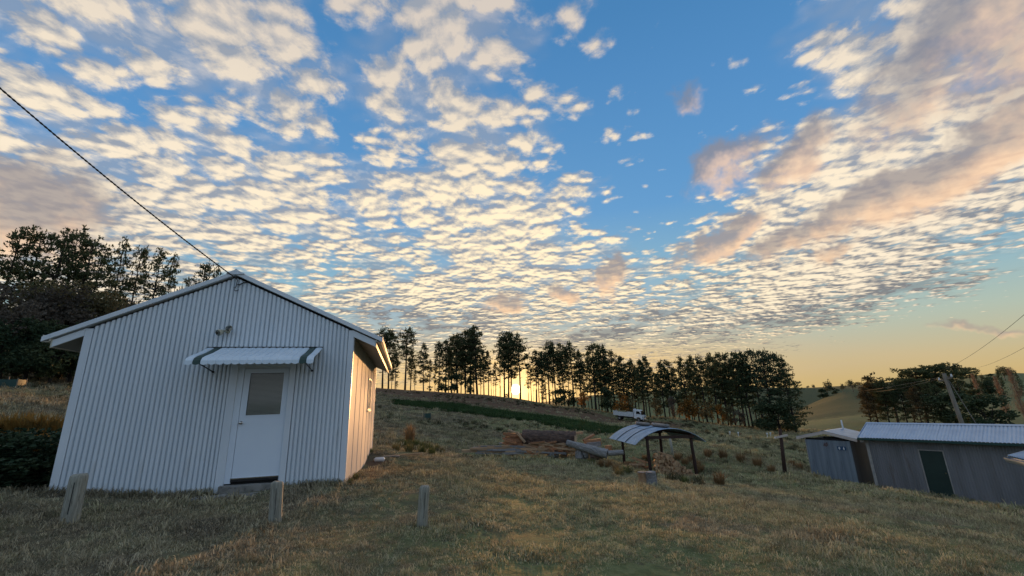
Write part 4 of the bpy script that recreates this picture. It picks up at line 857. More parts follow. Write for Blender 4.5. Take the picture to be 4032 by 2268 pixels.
for (px, py, D, r, L, rz, tilt, lab, mt) in ((2178, 1789, 25.5, .22, .55, .4, .1, 'pale grey cut log round, leftmost at foot of the heap', 'grey_wood'), (2282, 1790, 25.2, .24, .5, 1.2, 1.2, 'upright pale grey log round at foot of the heap', 'grey_wood'), (2222, 1784, 25.6, .2, .5, 1.0, .8, 'dark brown root stump between the two pale log rounds', 'pine_bark'), (2312, 1788, 25.2, .2, .5, .1, .3, 'dark grey log round beneath the bare grey log', 'grey_wood'), (2345, 1795, 25.0, .22, .7, .1, .1, 'bark covered log end in the weeds right of the heap', 'pine_bark'), (2425, 1783, 24.6, .14, .8, -.2, .05, 'small grey log lying left of the shelter post', 'grey_wood')):
    p = atD(px, py, D); t = thing('log_round', lab, 'log', p); t.rotation_euler = (0, -tilt, rz); rough_log(L, r, r * .95, int(px), 12, 5, .1, .01).build('trunk', MATS[mt], t); end_discs(L, r, r * .95, MATS['cut_wood' if mt == 'pine_bark' else 'grey_wood'], t)

# ------------------------------------------------------------------ bollards in the lawn
for (px, py, tx, ty, w, lab, oc) in ((272.5, 2060, 315, 1868, 61, 'broad weathered timber bollard at far left before the cabin', True), (1082, 2054, 1092, 1896, 44, 'middle mossy timber bollard standing before the cabin door', False), (1662, 2070, 1672, 1914, 37, 'right split grey timber bollard standing alone in the grass', False)):
    g = ground(px, py); D = math.hypot(g[0], g[1]); T_ = atD(tx, ty, D); r = w / FPX * float(FW @ (g - np.array([0, 0, EYE]))) * math.cos(R(azel(px, py)[0])) ** .6 / 2 * 1.15; t = thing('timber_bollard', lab, 'bollard', (g[0], g[1], g[2]), 0.3, 'timber bollards in the lawn')
    h = float(T_[2] - g[2]); lx, ly = float(T_[0] - g[0]), float(T_[1] - g[1]); c, s = math.cos(-.3), math.sin(-.3); lx, ly = c * lx - s * ly, s * lx + c * ly
    rg = random.Random(int(px)); n = 14; mb = MB(); lv = []
    seg = [(-.12, 1.06), (.05, 1.04), (.3, 1.0), (.6, .985), (.88, .98), (.965, .95), (1.0, .80)]
    jr = [rg.uniform(.95, 1.04) for _ in range(n)]
    for f_, k in seg: lv += [(lx * f_ + r * k * jr[q] * math.cos(2 * math.pi * q / n), ly * f_ + r * k * jr[q] * math.sin(2 * math.pi * q / n), h * f_ + (rg.uniform(-.012, .012) if f_ > .9 else 0)) for q in range(n)]
    mb.add(lv, [(i * n + q, i * n + (q + 1) % n, (i + 1) * n + (q + 1) % n, (i + 1) * n + q) for i in range(len(seg) - 1) for q in range(n)] + [tuple((len(seg) - 1) * n + q for q in range(n))])
    mb.build('post', MATS['post_wood'], t, True)
    a = -math.pi / 2 + .1
    MB().bar((lx * .2 + r * 1.0 * math.cos(a), r * 1.0 * math.sin(a) + ly * .2, h * .2), (lx * .85 + r * .965 * math.cos(a), r * .965 * math.sin(a) + ly * .85, h * .85), .004, .012, (0, 1, 0)).build('crack', MATS['dark_gap'], t)

# ------------------------------------------------------------------ posts in the paddock
g = ground(3090, 1868); D = math.hypot(g[0], g[1]); top = atD(3071, 1690, D); t = thing('cross_arm_post', 'thin dark wooden post with a short cross arm beside toilet hut', 'post', g)
MB().tube([(0, 0, -.3), tuple(top - g)], [.10, .075], 9).build('post', MATS['brown_post'], t, True); q0 = atD(3052, 1722, D) - g; q1 = atD(3096, 1712, D) - g; MB().bar(tuple(q0 + [0, -.12, 0]), tuple(q1 + [0, -.12, 0]), .10, .10).build('cross_arm', MATS['barge_pale'], t); MB().tube([tuple(q0 + [0, 0, -.06]), tuple(q0 + [0, 0, .03])], .045, 8).build('insulator', MATS['plastic_white'], t)
g = ground(2652, 1796, 10); D = math.hypot(g[0], g[1]); top = atD(2637, 1724, D); o = MB().tube([(0, 0, -.3), tuple(top - g)], [.09, .08], 8).build('leaning_post', MATS['post_wood'], None, True); o.location = [float(q) for q in g]; tag(o, 'grey leaning fence post standing behind the firewood shelter', 'post')
# green guards round young trees
for (px, py, w, h, lab) in ((1682, 1654, .65, .7, 'small dark green box guard on the slope right of cabin'), (44, 1526, .95, .55, 'dark green mesh guard in the paddock far left')):
    g = ground(px, py, 12); t = thing('tree_guard', lab, 'tree guard', g, .4); 
    for i in range(4):
        a = i * math.pi / 2; c, s = math.cos(a), math.sin(a); hw = w / 2
        MB().bar((c * hw - s * hw, s * hw + c * hw, -.2), (c * hw - s * hw, s * hw + c * hw, h + (.22 if i == 1 else .05)), .05, .05).build('stake', MATS['pole_wood'], t)
        p = [(c * hw - s * hw, s * hw + c * hw), (c * hw + s * hw, s * hw - c * hw)]; MB().bar((*p[0], h * .48), (*p[1], h * .48), .015, h * .95).build('mesh_panel', MATS['green_mesh'], t)
wg = random.Random(4)
for (px, py, lab) in ((2875, 1717, 'white plastic tree sleeve, leftmost of the four in right paddock'), (2908, 1719, 'white plastic tree sleeve, second from left in right paddock'), (3022, 1722, 'white plastic tree sleeve, third from left in right paddock'), (3035, 1720, 'white plastic tree sleeve, rightmost of the four in right paddock')):
    g = ground(px, py, 20); o = MB().tube([(0, 0, -.1), (.02, 0, .45), (.03, .02, .55)], [.12, .11, .10], 6).build('tree_sleeve', MATS['plastic_white']); o.location = [float(q) for q in g]; tag(o, lab, 'tree sleeve', 'tree sleeves in the right paddock')
# things lying by the cabin's side
g = ground(1494, 1820); t = MB().tube([(-.16, 0, .06), (-.12, 0, .075), (.12, 0, .075), (.16, 0, .06)], [.05, .075, .075, .05], 10).build('plastic_bottle', MATS['plastic_white'], None, True); place(t, g, (0, 0, .2)); tag(t, 'white plastic container lying in the grass beside the cabin', 'container')
g = ground(1520, 1803); o = MB().box(-.45, .45, -.11, .11, 0, .06).build('flat_stone', MATS['old_concrete'], None, bevel=.02); place(o, g, (0, 0, .15)); tag(o, 'flat grey slab in the grass behind the white container', 'slab')
g = ground(1560, 1801); o = MB().bar((-.7, 0, .05), (.9, .1, .07), .06, .04).build('loose_stick', MATS['plank_wood']); place(o, g, (0, 0, .1)); tag(o, 'thin pale stick lying right of the flat grey slab', 'stick')

# ------------------------------------------------------------------ truck
def build_truck():
    a, b = ground(2436, 1657, 40), ground(2522, 1660, 40); a = atD(2436, 1657, 84); b = atD(2522, 1660, 83); a[2] = H(a[0], a[1]); b[2] = H(b[0], b[1])
    d = b - a; L = float(np.linalg.norm(d[:2])); rz = math.atan2(d[1], d[0]); t = thing('truck', 'small white flat tray truck parked before the pines', 'truck', (a + b) / 2); t.rotation_euler = (0, -math.atan2(d[2], L), rz)
    w = .95; wh, pl = MATS['truck_white'], MATS['truck_tray']
    # side outline of the cab (x forward, z up)
    out = [(1.05, .62), (1.05, 1.95), (1.18, 2.10), (1.95, 2.10), (2.12, 2.0), (2.48, 1.28), (2.52, 1.0), (2.52, .55), (2.30, .50), (2.18, .72), (1.98, .84), (1.75, .84), (1.55, .72), (1.45, .58)]
    n = len(out); v = [(x, -w, z) for x, z in out] + [(x, w, z) for x, z in out]; cab = MB().add(v, [tuple(range(n)), tuple(reversed(range(n, 2 * n)))] + [(i, n + i, n + (i + 1) % n, (i + 1) % n) for i in range(n)]).build('cab', wh, t, bevel=.03)
    for s in (-1, 1):
        v = [(1.40, 1.40), (1.40, 1.86), (1.92, 1.86), (2.22, 1.40)]; dr = MB().add([(x, s * (w + .012), z) for x, z in v], [tuple(range(4)) if s < 0 else tuple(reversed(range(4)))]).build('side_window', MATS['cab_glass'], cab)
        MB().box(1.42, 1.58, s * (w + .008) - .008, s * (w + .008) + .008, 1.18, 1.22).build('door_handle', MATS['black_steel'], cab)
        MB().bar((2.25, s * w, 1.5), (2.38, s * (w + .18), 1.55), .03, .03).bar((2.38, s * (w + .18), 1.35), (2.38, s * (w + .18), 1.7), .12, .05).build('mirror', MATS['black_steel'], cab)
        MB().box(2.525, 2.545, s * .62 - .14, s * .62 + .14, .78, .95).build('headlight', MATS['lens_glass'], t)
    MB().add([(2.145, -.85, 1.96), (2.145, .85, 1.96), (2.485, .85, 1.30), (2.485, -.85, 1.30)], [(0, 1, 2, 3)]).build('windscreen', MATS['cab_glass'], cab).location = (.02, 0, .01)
    MB().box(2.53, 2.66, -.95, .95, .40, .62).build('bumper', MATS['rim_grey'], t, bevel=.02)
    bb = MB()
    for y in (-.75, .75): bb.tube([(2.70, y, .42), (2.74, y, 1.2)], .05, 8)
    bb.tube([(2.73, -.75, 1.18), (2.73, .75, 1.18)], .04, 8); bb.tube([(2.72, -.75, .8), (2.72, .75, .8)], .035, 8); bb.build('bull_bar', wh, t)
    MB().box(-2.5, 1.0, -.4, .4, .5, .68).build('chassis', MATS['black_steel'], t); MB().box(-2.65, .92, -1.02, 1.02, .80, .88).build('tray_floor', pl, t)
    for s in (-1, 1): MB().box(-2.65, .86, s * 1.0 - .02, s * 1.0 + .02, .885, 1.52).build('drop_side', pl, t)
    MB().box(-2.68, -2.64, -.975, .975, .885, 1.55).build('tail_gate', pl, t)
    for s in (-1, 1): MB().box(-2.70, -2.63, s * 1.03 - .04, s * 1.03 + .04, .85, 1.64).build('rear_post', wh, t)
    MB().box(.865, .94, -1.0, 1.0, .885, 2.22).build('headboard', wh, t)
    mb = MB(); rg = random.Random(3)
    for i in range(14): c = (rg.uniform(-2.3, -.6), rg.uniform(-.7, .7), rg.uniform(1.3, 1.6)); mb.bar(c, (c[0] + rg.uniform(-.5, .5), c[1] + rg.uniform(-.3, .3), c[2] + rg.uniform(-.1, .15)), .22, .2)
    mb.build('load', MATS['load_mix'], t)
    for x in (-1.6, 1.87):
        for s in (-1, 1):
            wl = MB().tube([(x, s * .70, .36), (x, s * .74, .36), (x, s * .90, .36), (x, s * .94, .36)], [.32, .36, .36, .32], 18).build('wheel', MATS['tyre'], t, True); MB().tube([(x, s * .93, .36), (x, s * .955, .36)], .19, 14).build('rim', MATS['rim_grey'], wl)
build_truck()

# ------------------------------------------------------------------ power pole, stay and cables
def cable(name, pts, r, mat, lab, sag=0.0, n=24, sides=5, twist=False):
    a, b = Vector(pts[0]), Vector(pts[1]); line = [a.lerp(b, i / n) - Vector((0, 0, sag * 4 * (i / n) * (1 - i / n))) for i in range(n + 1)]; mb = MB()
    if twist:
        m = 260; d = (b - a).normalized(); x = d.cross(Vector((0, 0, 1))).normalized(); y = d.cross(x)
        for ph in (0, math.pi):
            pp = []
            for i in range(m + 1):
                u = i / m; c = a.lerp(b, u) - Vector((0, 0, sag * 4 * u * (1 - u))); an = ph + u * 2 * math.pi * 46; pp.append(c + x * (r * .75 * math.cos(an)) + y * (r * .75 * math.sin(an)))
            mb.tube(pp, r, 5)
    else: mb.tube(line, r, sides)
    return tag(mb.build(name, mat, None, True), lab, 'cable')
pp = standing(3775, 37.0); ptop = atD(3716, 1470, 37.0); t = thing('power_pole', 'tall pale timber power pole rising behind the long shed', 'power pole', pp)
MB().tube([(0, 0, -1), tuple((ptop - pp) * .5), tuple(ptop - pp)], [.135, .115, .10], 12).build('pole', MATS['pole_wood'], t, True)
arm0, arm1 = atD(3700, 1500, 37.2) - pp, atD(3748, 1486, 36.8) - pp; MB().bar(tuple(arm0), tuple(arm1), .09, .11).build('cross_arm', MATS['pole_wood'], t)
for q in (arm0, arm1): MB().tube([tuple(q + [0, 0, .05]), tuple(q + [0, 0, .2])], [.05, .035], 8).build('insulator', MATS['plastic_white'], t)
cable('stay_wire', (atD(3738, 1500, 37), atD(3885, 1735, 35)), .016, MATS['wire_grey'], 'slanting stay wire running down from the power pole')
cable('power_cable', (atD(3722, 1452, 37), atD(4300, 1000, 14)), .006, MATS['wire_grey'], 'upper overhead wire rising right from the power pole', .25)
cable('power_cable', (atD(3850, 1447, 60), atD(4250, 1240, 18)), .007, MATS['wire_grey'], 'lower overhead wire crossing the sky at right edge', .2)
cable('power_cable', (tuple(arm0 + pp + [0, 0, .2]), atD(3400, 1538, 120)), .014, MATS['pole_wood'], 'upper pale wire running left from the power pole over trees', .1)
cable('power_cable', (tuple(arm1 + pp + [0, 0, .1]), atD(3440, 1541, 120)), .014, MATS['pole_wood'], 'lower pale wire running left from the power pole over trees', .25)
hk = to_world((-3.5082, 9.1709, -1.4331 + EYE), 0.2519, (-2.40, -0.05, 4.13))
cable('service_cable', (hk, atD(-420, -20, 8.2)), .0085, MATS['cable_black'], 'twisted black service cable running up left from the cabin peak', .10, twist=True)

# ------------------------------------------------------------------ trees
def tri_mesh(name, V, tri):
    me = bpy.data.meshes.new(name); V = np.asarray(V, np.float32); F = np.asarray(tri, np.int32)
    me.vertices.add(len(V)); me.vertices.foreach_set('co', V.ravel()); me.loops.add(F.size); me.loops.foreach_set('vertex_index', F.ravel())
    me.polygons.add(len(F)); me.polygons.foreach_set('loop_start', np.arange(len(F)) * 3); me.update(); me.validate(); return me
def tufts(name, C, Dr, size, k, rs, width=.30, spread=.9):
    """k narrow leaf blades round each centre C, leaning to direction Dr"""
    C = np.repeat(np.asarray(C), k, 0); Dr = np.repeat(np.asarray(Dr), k, 0); S = np.repeat(np.asarray(size), k)[:, None] * rs.uniform(.65, 1.2, (len(C), 1))
    d = Dr + rs.normal(0, spread, C.shape); d /= np.linalg.norm(d, axis=1, keepdims=True) + 1e-9
    p = np.cross(d, rs.normal(0, 1, C.shape)); p /= np.linalg.norm(p, axis=1, keepdims=True) + 1e-9
    a = C - d * S * .15; m = C + d * S * .45; t = C + d * S; w = p * S * width
    V = np.concatenate([a, m + w, m - w, t]); n = len(C); i = np.arange(n); F = np.concatenate([np.stack([i, i + n, i + 2 * n], 1), np.stack([i + n, i + 3 * n, i + 2 * n], 1)])
    return tri_mesh(name, V, F)
def make_pine(seed, Hh=20.0, c0=.45, rad=2.6, dens=1.0, top='round', dead=10, bushy=1.0, lean=.02, leafmat_='needles', barkmat='trunk_bark', tsize=.40):
    rg = random.Random(seed); rs = np.random.RandomState(seed); mb = MB(); ax, ay = rg.uniform(-lean, lean), rg.uniform(-lean, lean); cv = rg.uniform(-.25, .25)
    axis = lambda z: Vector((ax * z + cv * math.sin(z / Hh * 3.1), ay * z, z)); n = 9
    mb.tube([axis(Hh * .97 * i / n - (.6 if i == 0 else 0)) for i in range(n + 1)], [Hh * .0135 * (1 - .93 * i / n) + .02 for i in range(n + 1)], 7)
    C, Dr, S = [], [], []
    z = c0 * Hh
    while z < .985 * Hh:
        t = (z / Hh - c0) / (1 - c0)
        if top == 'round': pr = (.55 + .50 * math.sin(math.pi * min(1, t * 1.02 + .10))) * (1 if t < .82 else (1 - t) / .18 * .62 + .38)
        elif top == 'cone': pr = 1.08 - .85 * t
        else: pr = .25 + .9 * math.sin(math.pi * min(.93, .2 + t * .75))
        pk = dens * (1.0 if top != 'round' else (.38 + .55 * min(1, t / .45)))
        for b in range(rg.choice((3, 4, 4, 5))):
            if rg.random() > pk: continue
            a = rg.uniform(0, 2 * math.pi); L = rad * pr * rg.uniform(.45, 1.2); el_ = R(-10 + 44 * t + rg.uniform(-12, 14)); o = axis(z + rg.uniform(-.3, .3)); d = Vector((math.cos(a) * math.cos(el_), math.sin(a) * math.cos(el_), math.sin(el_)))
            e = o + d * L + Vector((0, 0, .14 * L)); mid = o.lerp(e, .55) - Vector((0, 0, .06 * L)); mb.tube([o, mid, e], [.045 + .012 * L, .028 + .006 * L, .014], 4, False)
            for q in range(max(1, int(L * 1.25 * bushy + rg.random()))):       # flat needle pads along the outer limb
                u = 1.0 if q == 0 else rg.uniform(.38, 1.0); c = o.lerp(e, u) + Vector((rg.gauss(0, .16 * L), rg.gauss(0, .16 * L), rg.gauss(.05, .10)))
                pr_ = rg.uniform(.30, .58) * (.7 + .14 * L)
                for w in range(int(9 * bushy)):
                    C.append(c + Vector((rg.gauss(0, pr_ * .75), rg.gauss(0, pr_ * .75), rg.gauss(0, pr_ * .32)))); Dr.append((d.x * .5, d.y * .5, .95)); S.append(tsize * rg.uniform(.6, 1.25))
            if t > .45 and top != 'umb' and rg.random() < .75:                     # upright leading shoots
                c = o.lerp(e, rg.uniform(.55, 1.0))
                for w in range(5): C.append(c + Vector((rg.gauss(0, .05), rg.gauss(0, .05), .12 + .20 * w))); Dr.append((0, 0, 2.2)); S.append(tsize * .8)
        z += rg.uniform(.34, .70) * Hh / 20
    for q in range(6): p = axis(Hh * rg.uniform(.95, 1.0)); C.append(p + Vector((rg.gauss(0, .2), rg.gauss(0, .2), 0))); Dr.append((0, 0, 1.4)); S.append(tsize * 1.2)
    for q in range(dead):
        z = rg.uniform(.12, c0 + .1) * Hh; a = rg.uniform(0, 6.28); L = rg.uniform(.5, 1.7); o = axis(z); mb.tube([o, o + Vector((math.cos(a) * L, math.sin(a) * L, rg.uniform(-.3, .5)))], [.035, .012], 3, False)
    tm = mb.mesh('trunk', True); tm.materials.append(MATS[barkmat]); cm = tufts('crown', C, Dr, S, 6, rs, .15, .5); cm.materials.append(MATS[leafmat_]); return (tm, cm, Hh)
def make_snag(seed, Hh=14.0):
    rg = random.Random(seed); mb = MB(); ax = rg.uniform(-.04, .04); axis = lambda z: Vector((ax * z + .15 * math.sin(z * .5), 0, z)); mb.tube([axis(Hh * i / 7 - (.5 if i == 0 else 0)) for i in range(8)], [.13 * (1 - .85 * i / 7) for i in range(8)], 6)
    tw = MB()
    for q in range(26):
        z = rg.uniform(.3, .98) * Hh; a = rg.uniform(0, 6.28); L = rg.uniform(.4, 1.6) * (1.25 - z / Hh); o = axis(z); tw.tube([o, o + Vector((math.cos(a) * L, math.sin(a) * L, L * rg.uniform(.1, .8)))], [.03, .01], 3, False)
    tm = mb.mesh('trunk', True); tm.materials.append(MATS['trunk_bark']); cm = tw.mesh('branches'); cm.materials.append(MATS['trunk_bark']); return (tm, cm, Hh)
def make_broad(seed, Hh=6.0, rad=2.6, base=.12, leaf='autumn', n=520, tsize=.34, bark='trunk_bark', gap=.0, limbs=8, wide=.42):
    rg = random.Random(seed); rs = np.random.RandomState(seed); mb = MB(); C, Dr, S = [], [], []
    mb.tube([(0, 0, -.4), (.05, 0, Hh * base), (.0, .05, Hh * .45)], [Hh * .028, Hh * .022, Hh * .012], 7)
    cl = []
    for i in range(limbs + 6):
        a = rg.uniform(0, 6.28); t = rg.random(); rr = rad * math.sqrt(rg.random()) * .78; z = Hh * (base + .12 + (.80 - base) * t); k = math.sqrt(max(.05, 1 - ((t - .45) / .62) ** 2)); c = Vector((math.cos(a) * rr * k, math.sin(a) * rr * k, z)); cl.append((c, rad * rg.uniform(.26, .5)))
        if i < limbs: s = Vector((0, 0, Hh * rg.uniform(base, .4))); mb.tube([s, s.lerp(c, .6) + Vector((0, 0, .08 * Hh)), c], [Hh * .012, Hh * .008, .012], 4, False)
    for c, r in cl:
        for q in range(n // len(cl)):
            v = Vector((rg.gauss(0, 1), rg.gauss(0, 1), rg.gauss(0, .8))).normalized() * r * (rg.random() ** .45); p = c + v
            if p.z < Hh * .03: continue
            C.append(p); Dr.append((v.x / r * .6, v.y / r * .6, .25)); S.append(tsize * .72 * rg.uniform(.6, 1.3))
    tm = mb.mesh('trunk', True); tm.materials.append(MATS[bark]); cm = tufts('crown', C, Dr, S, 5, rs, wide, 1.0); cm.materials.append(MATS[leaf]); return (tm, cm, Hh)
def make_poplar(seed, Hh=14.0):
    rg = random.Random(seed); rs = np.random.RandomState(seed); mb = MB(); axis = lambda z: Vector((.1 * math.sin(z * .3), 0, z)); mb.tube([axis(Hh * i / 7 - (.5 if i == 0 else 0)) for i in range(8)], [.15 * (1 - .9 * i / 7) for i in range(8)], 7); tw = MB()
    for q in range(190):
        z = rg.uniform(.12, .95) * Hh; a = rg.uniform(0, 6.28); L = rg.uniform(1.0, 3.0) * (1.15 - z / Hh); o = axis(z); e = o + Vector((math.cos(a) * L * .55, math.sin(a) * L * .55, L * .9)); tw.tube([o, o.lerp(e, .4) + Vector((math.cos(a) * .15, math.sin(a) * .15, 0)), e], [.035, .02, .008], 3, False)
        for w in range(4): s = o.lerp(e, rg.uniform(.3, 1)); b = rg.uniform(0, 6.28); tw.tube([s, s + Vector((math.cos(b) * .3, math.sin(b) * .3, rg.uniform(.5, 1.0)))], [.014, .006], 3, False)
    tm = mb.mesh('trunk', True); tm.materials.append(MATS['grey_trunk']); cm = tw.mesh('branches'); cm.materials.append(MATS['poplar_twig']); return (tm, cm, Hh)
VAR = {}
for i in range(4): VAR['tall%d' % i] = make_pine(20 + i, 20, .30 + .06 * (i % 3), 2.7 + .25 * (i % 2), 1.0, 'round', 16)
for i in range(3): VAR['mid%d' % i] = make_pine(40 + i, 18, .16 + .06 * i, 2.5, .95, 'round', 14)
for i in range(3): VAR['thin%d' % i] = make_pine(60 + i, 17, .24 + .1 * i, 1.6, .8, 'round', 18, 1.0)
for i in range(2): VAR['full%d' % i] = make_pine(70 + i, 18, .06, 4.2, .95, 'cone', 0, .85)
for i in range(2): VAR['wide%d' % i] = make_pine(80 + i, 18, .26, 3.6, .95, 'round', 10, .8, leafmat_='needles_dark')
for i in range(3): VAR['left%d' % i] = make_pine(90 + i, 22, .30 + .07 * i, 3.9, .80, 'cone', 12, .85, tsize=.42)
VAR['umb'] = make_pine(99, 12, .62, 2.6, 1.0, 'umb', 6)
for i in range(2): VAR['snag%d' % i] = make_snag(110 + i)
for i in range(2): VAR['aut%d' % i] = make_broad(120 + i, 6, 2.4, .1, 'autumn', 620)
for i in range(2): VAR['olv%d' % i] = make_broad(130 + i, 9, 3.6, .10, 'olive', 900, .42)
for i in range(2): VAR['gry%d' % i] = make_broad(140 + i, 10, 3.8, .08, 'greybrush', 950, .40)
for i in range(2): VAR['drk%d' % i] = make_broad(150 + i, 5, 2.5, .05, 'dark_shrub', 800, .34)
for i in range(2): VAR['gum%d' % i] = make_broad(160 + i, 9, 4.2, .34, 'gum_leaf', 560, .50, 'grey_trunk', limbs=9)
for i in range(2): VAR['olvL%d' % i] = make_broad(230 + i, 17, 6.4, .10, 'olive', 2600, .46)
for i in range(2): VAR['gryL%d' % i] = make_broad(240 + i, 17, 6.2, .08, 'greybrush', 2600, .44)
for i in range(2): VAR['drkL%d' % i] = make_broad(250 + i, 12, 5.6, .04, 'dark_shrub', 2600, .44)
VAR['brn0'] = make_pine(170, 17, .12, 3.4, 1.0, 'round', 4, 1.1, leafmat_='needles_brown'); VAR['brn1'] = make_pine(171, 17, .10, 3.2, 1.0, 'round', 4, 1.1)
VAR['pop'] = make_poplar(180)
trng = random.Random(77)
def tree(name, var, px, D, top, label, group, cat='tree', wide=1.0, base=None, sink=.1):
    p = standing(px, D)
    if base is not None: q = atD(px, base, D); p = np.array([q[0], q[1], H(q[0], q[1])])
    tp = atD(px, top, D); hgt = max(.8, float(tp[2] - p[2])); tm, cm, Hh = VAR[var]; s = hgt / Hh
    t = thing(name, label, cat, (p[0], p[1], p[2] - sink * s), trng.uniform(0, 6.28), group); t.scale = (s * wide, s * wide, s)
    link('trunk', tm, None, t); link('branches' if var[:4] in ('snag', 'pop') or var == 'pop' else 'crown', cm, None, t); return t
ROW = 'pines in the row along the hill crest'
ORD = ['first', 'second', 'third', 'fourth', 'fifth', 'sixth', 'seventh', 'eighth', 'ninth', 'tenth', 'eleventh', 'twelfth', 'thirteenth', 'fourteenth', 'fifteenth', 'sixteenth', 'seventeenth', 'eighteenth', 'nineteenth', 'twentieth']
def rowD(px): return float(np.interp(px, [1300, 1490, 1700, 1900, 2050, 2343, 2610, 2920, 3107], [117, 115, 112, 109, 105, 100, 97, 92, 88]))
# (photo column of the trunk, photo height of the top, kind, width, extra distance)
row = [(1345, 1308, 'tall0', .9, 3), (1415, 1315, 'mid0', .9, 2), (1470, 1322, 'tall1', 1, 1), (1504, 1297, 'tall2', 1.05, 0), (1528, 1303, 'mid1', .95, 3), (1555, 1390, 'thin1', .9, -1), (1594, 1298, 'tall1', 1.15, 0), (1615, 1380, 'thin0', .9, 2),
       (1667, 1359, 'mid0', .9, 0), (1691, 1418, 'thin1', .8, -1), (1726, 1348, 'mid1', .85, 0), (1754, 1344, 'thin2', 1.1, 1), (1778, 1330, 'mid2', .9, 3), (1801, 1320, 'mid1', 1.2, 0), (1832, 1302, 'tall3', 1.1, 1), (1852, 1299, 'mid0', 1.05, 2), (1879, 1290, 'tall0', 1.1, 0), (1906, 1380, 'thin0', .9, 1),
       (1924, 1386, 'thin1', .9, 0), (1986, 1316, 'tall2', .95, 0), (2003, 1311, 'tall0', 1.0, 2), (2013, 1316, 'tall3', .95, 1), (2049, 1320, 'tall2', 1.05, 0), (2112, 1382, 'thin2', 1.1, 0), (2134, 1388, 'thin2', 1.0, 2), (2163, 1353, 'tall2', .95, 0), (2188, 1352, 'tall1', .9, 1), (2222, 1354, 'tall3', .8, 2), (2257, 1353, 'tall2', 1.05, 0), (2288, 1384, 'thin1', 1, 1),
       (2343, 1358, 'mid2', 1.1, 0), (2366, 1362, 'tall0', .85, 2), (2389, 1368, 'mid0', .9, 0), (2416, 1384, 'tall3', .9, 1), (2459, 1403, 'thin0', 1.2, 0), (2486, 1428, 'thin2', 1.0, 1), (2498, 1417, 'thin1', 1.0, 2), (2529, 1417, 'thin0', 1.2, 0), (2552, 1405, 'mid1', .75, 0), (2610, 1428, 'mid0', 1.0, 0), (2645, 1421, 'mid2', .95, 1),
       (2703, 1411, 'tall1', 1.0, 0), (2739, 1403, 'mid1', .8, 1), (2771, 1408, 'tall2', 1.05, 0), (2812, 1402, 'mid0', .95, 0), (2851, 1391, 'tall3', 1.1, 1), (2878, 1394, 'mid2', .85, 2), (2914, 1391, 'tall0', 1.05, 0), (2944, 1388, 'mid1', .95, 0), (2985, 1384, 'wide0', .95, 2), (3028, 1384, 'wide1', 1.0, 0), (3075, 1397, 'wide0', .9, 2)]
segs = [(0, 9, 'left of the gap beside the cabin', 'from the cabin eave'), (9, 23, 'left of the setting sun', 'from the gap'), (23, 41, 'right of the setting sun', 'from the sun'), (41, 99, 'toward the right end of the row', 'from its left')]
for i, (px, top, var, wd, ex) in enumerate(row):
    a, b, where, fr = next(q for q in segs if q[0] <= i < q[1]); tree('pine_tree', var, px, rowD(px) + ex, top, '%s tall dark pine %s' % (ORD[i - a], {0: 'rightward from the cabin eave', 9: 'rightward from the gap left of the sun', 23: 'rightward from the sun in the crest row', 41: 'of the group ending the crest row at right'}[a]), ROW, wide=wd * (1.12 if px < 2350 else 1.0))
tree('pine_tree', 'full0', 3107, 88, 1412, 'broad pine with branches to the ground ending the crest row at right', ROW, wide=1.05)
brng = random.Random(5); bx = [1440, 1540, 1632, 1712, 1766, 1815, 1866, 1893, 1952, 1972, 2092, 2122, 2150, 2176, 2208, 2238, 2272, 2300, 2328, 2355, 2402, 2438, 2472, 2512, 2540, 2575, 2592, 2628, 2665, 2690, 2722, 2755, 2790, 2830, 2865, 2896, 2930, 2962]
for i, px in enumerate(bx):
    tp = float(np.interp(px, [q[0] for q in row], [q[1] for q in row])) + brng.uniform(18, 75); near_sun = 1960 < px < 2300
    tree('slender_pine', brng.choice(('tall1', 'tall2', 'thin2') if near_sun else ('thin0', 'thin1', 'mid1', 'tall0', 'mid2')), px, rowD(px) + brng.uniform(3, 8), tp, 'slender pine in the rear rank, number %s from the left' % (ORD + ['twenty first', 'twenty second', 'twenty third', 'twenty fourth', 'twenty fifth', 'twenty sixth', 'twenty seventh', 'twenty eighth', 'twenty ninth', 'thirtieth', 'thirty first', 'thirty second', 'thirty third', 'thirty fourth', 'thirty fifth', 'thirty sixth', 'thirty seventh', 'thirty eighth'])[i], 'slender pines behind the crest row', wide=brng.uniform(.65, .95))
for (px, top, v, lab) in ((1935, 1400, 'snag0', 'bare dead trunk left of the sun in crest row'), (2080, 1406, 'snag1', 'bare dead trunk just right of the sun'), (2100, 1480, 'snag0', 'short bare trunk right of the sun'), (2275, 1505, 'snag1', 'short dead stem amid right part of crest row'), (2316, 1425, 'snag0', 'leaning bare trunk left of the dense pine clump'), (2303, 1500, 'snag1', 'thin dead stem left of the leaning bare trunk'), (1945, 1430, 'snag1', 'thin dead stem nearest left of the sun'), (1966, 1440, 'snag0', 'thin bare stem beside the pine before the sun')):
    tree('dead_tree', v, px, rowD(px) + trng.uniform(-1.5, 2.5), top, lab, 'dead stems in the crest row', wide=.9)
UND = 'small trees under the crest row'
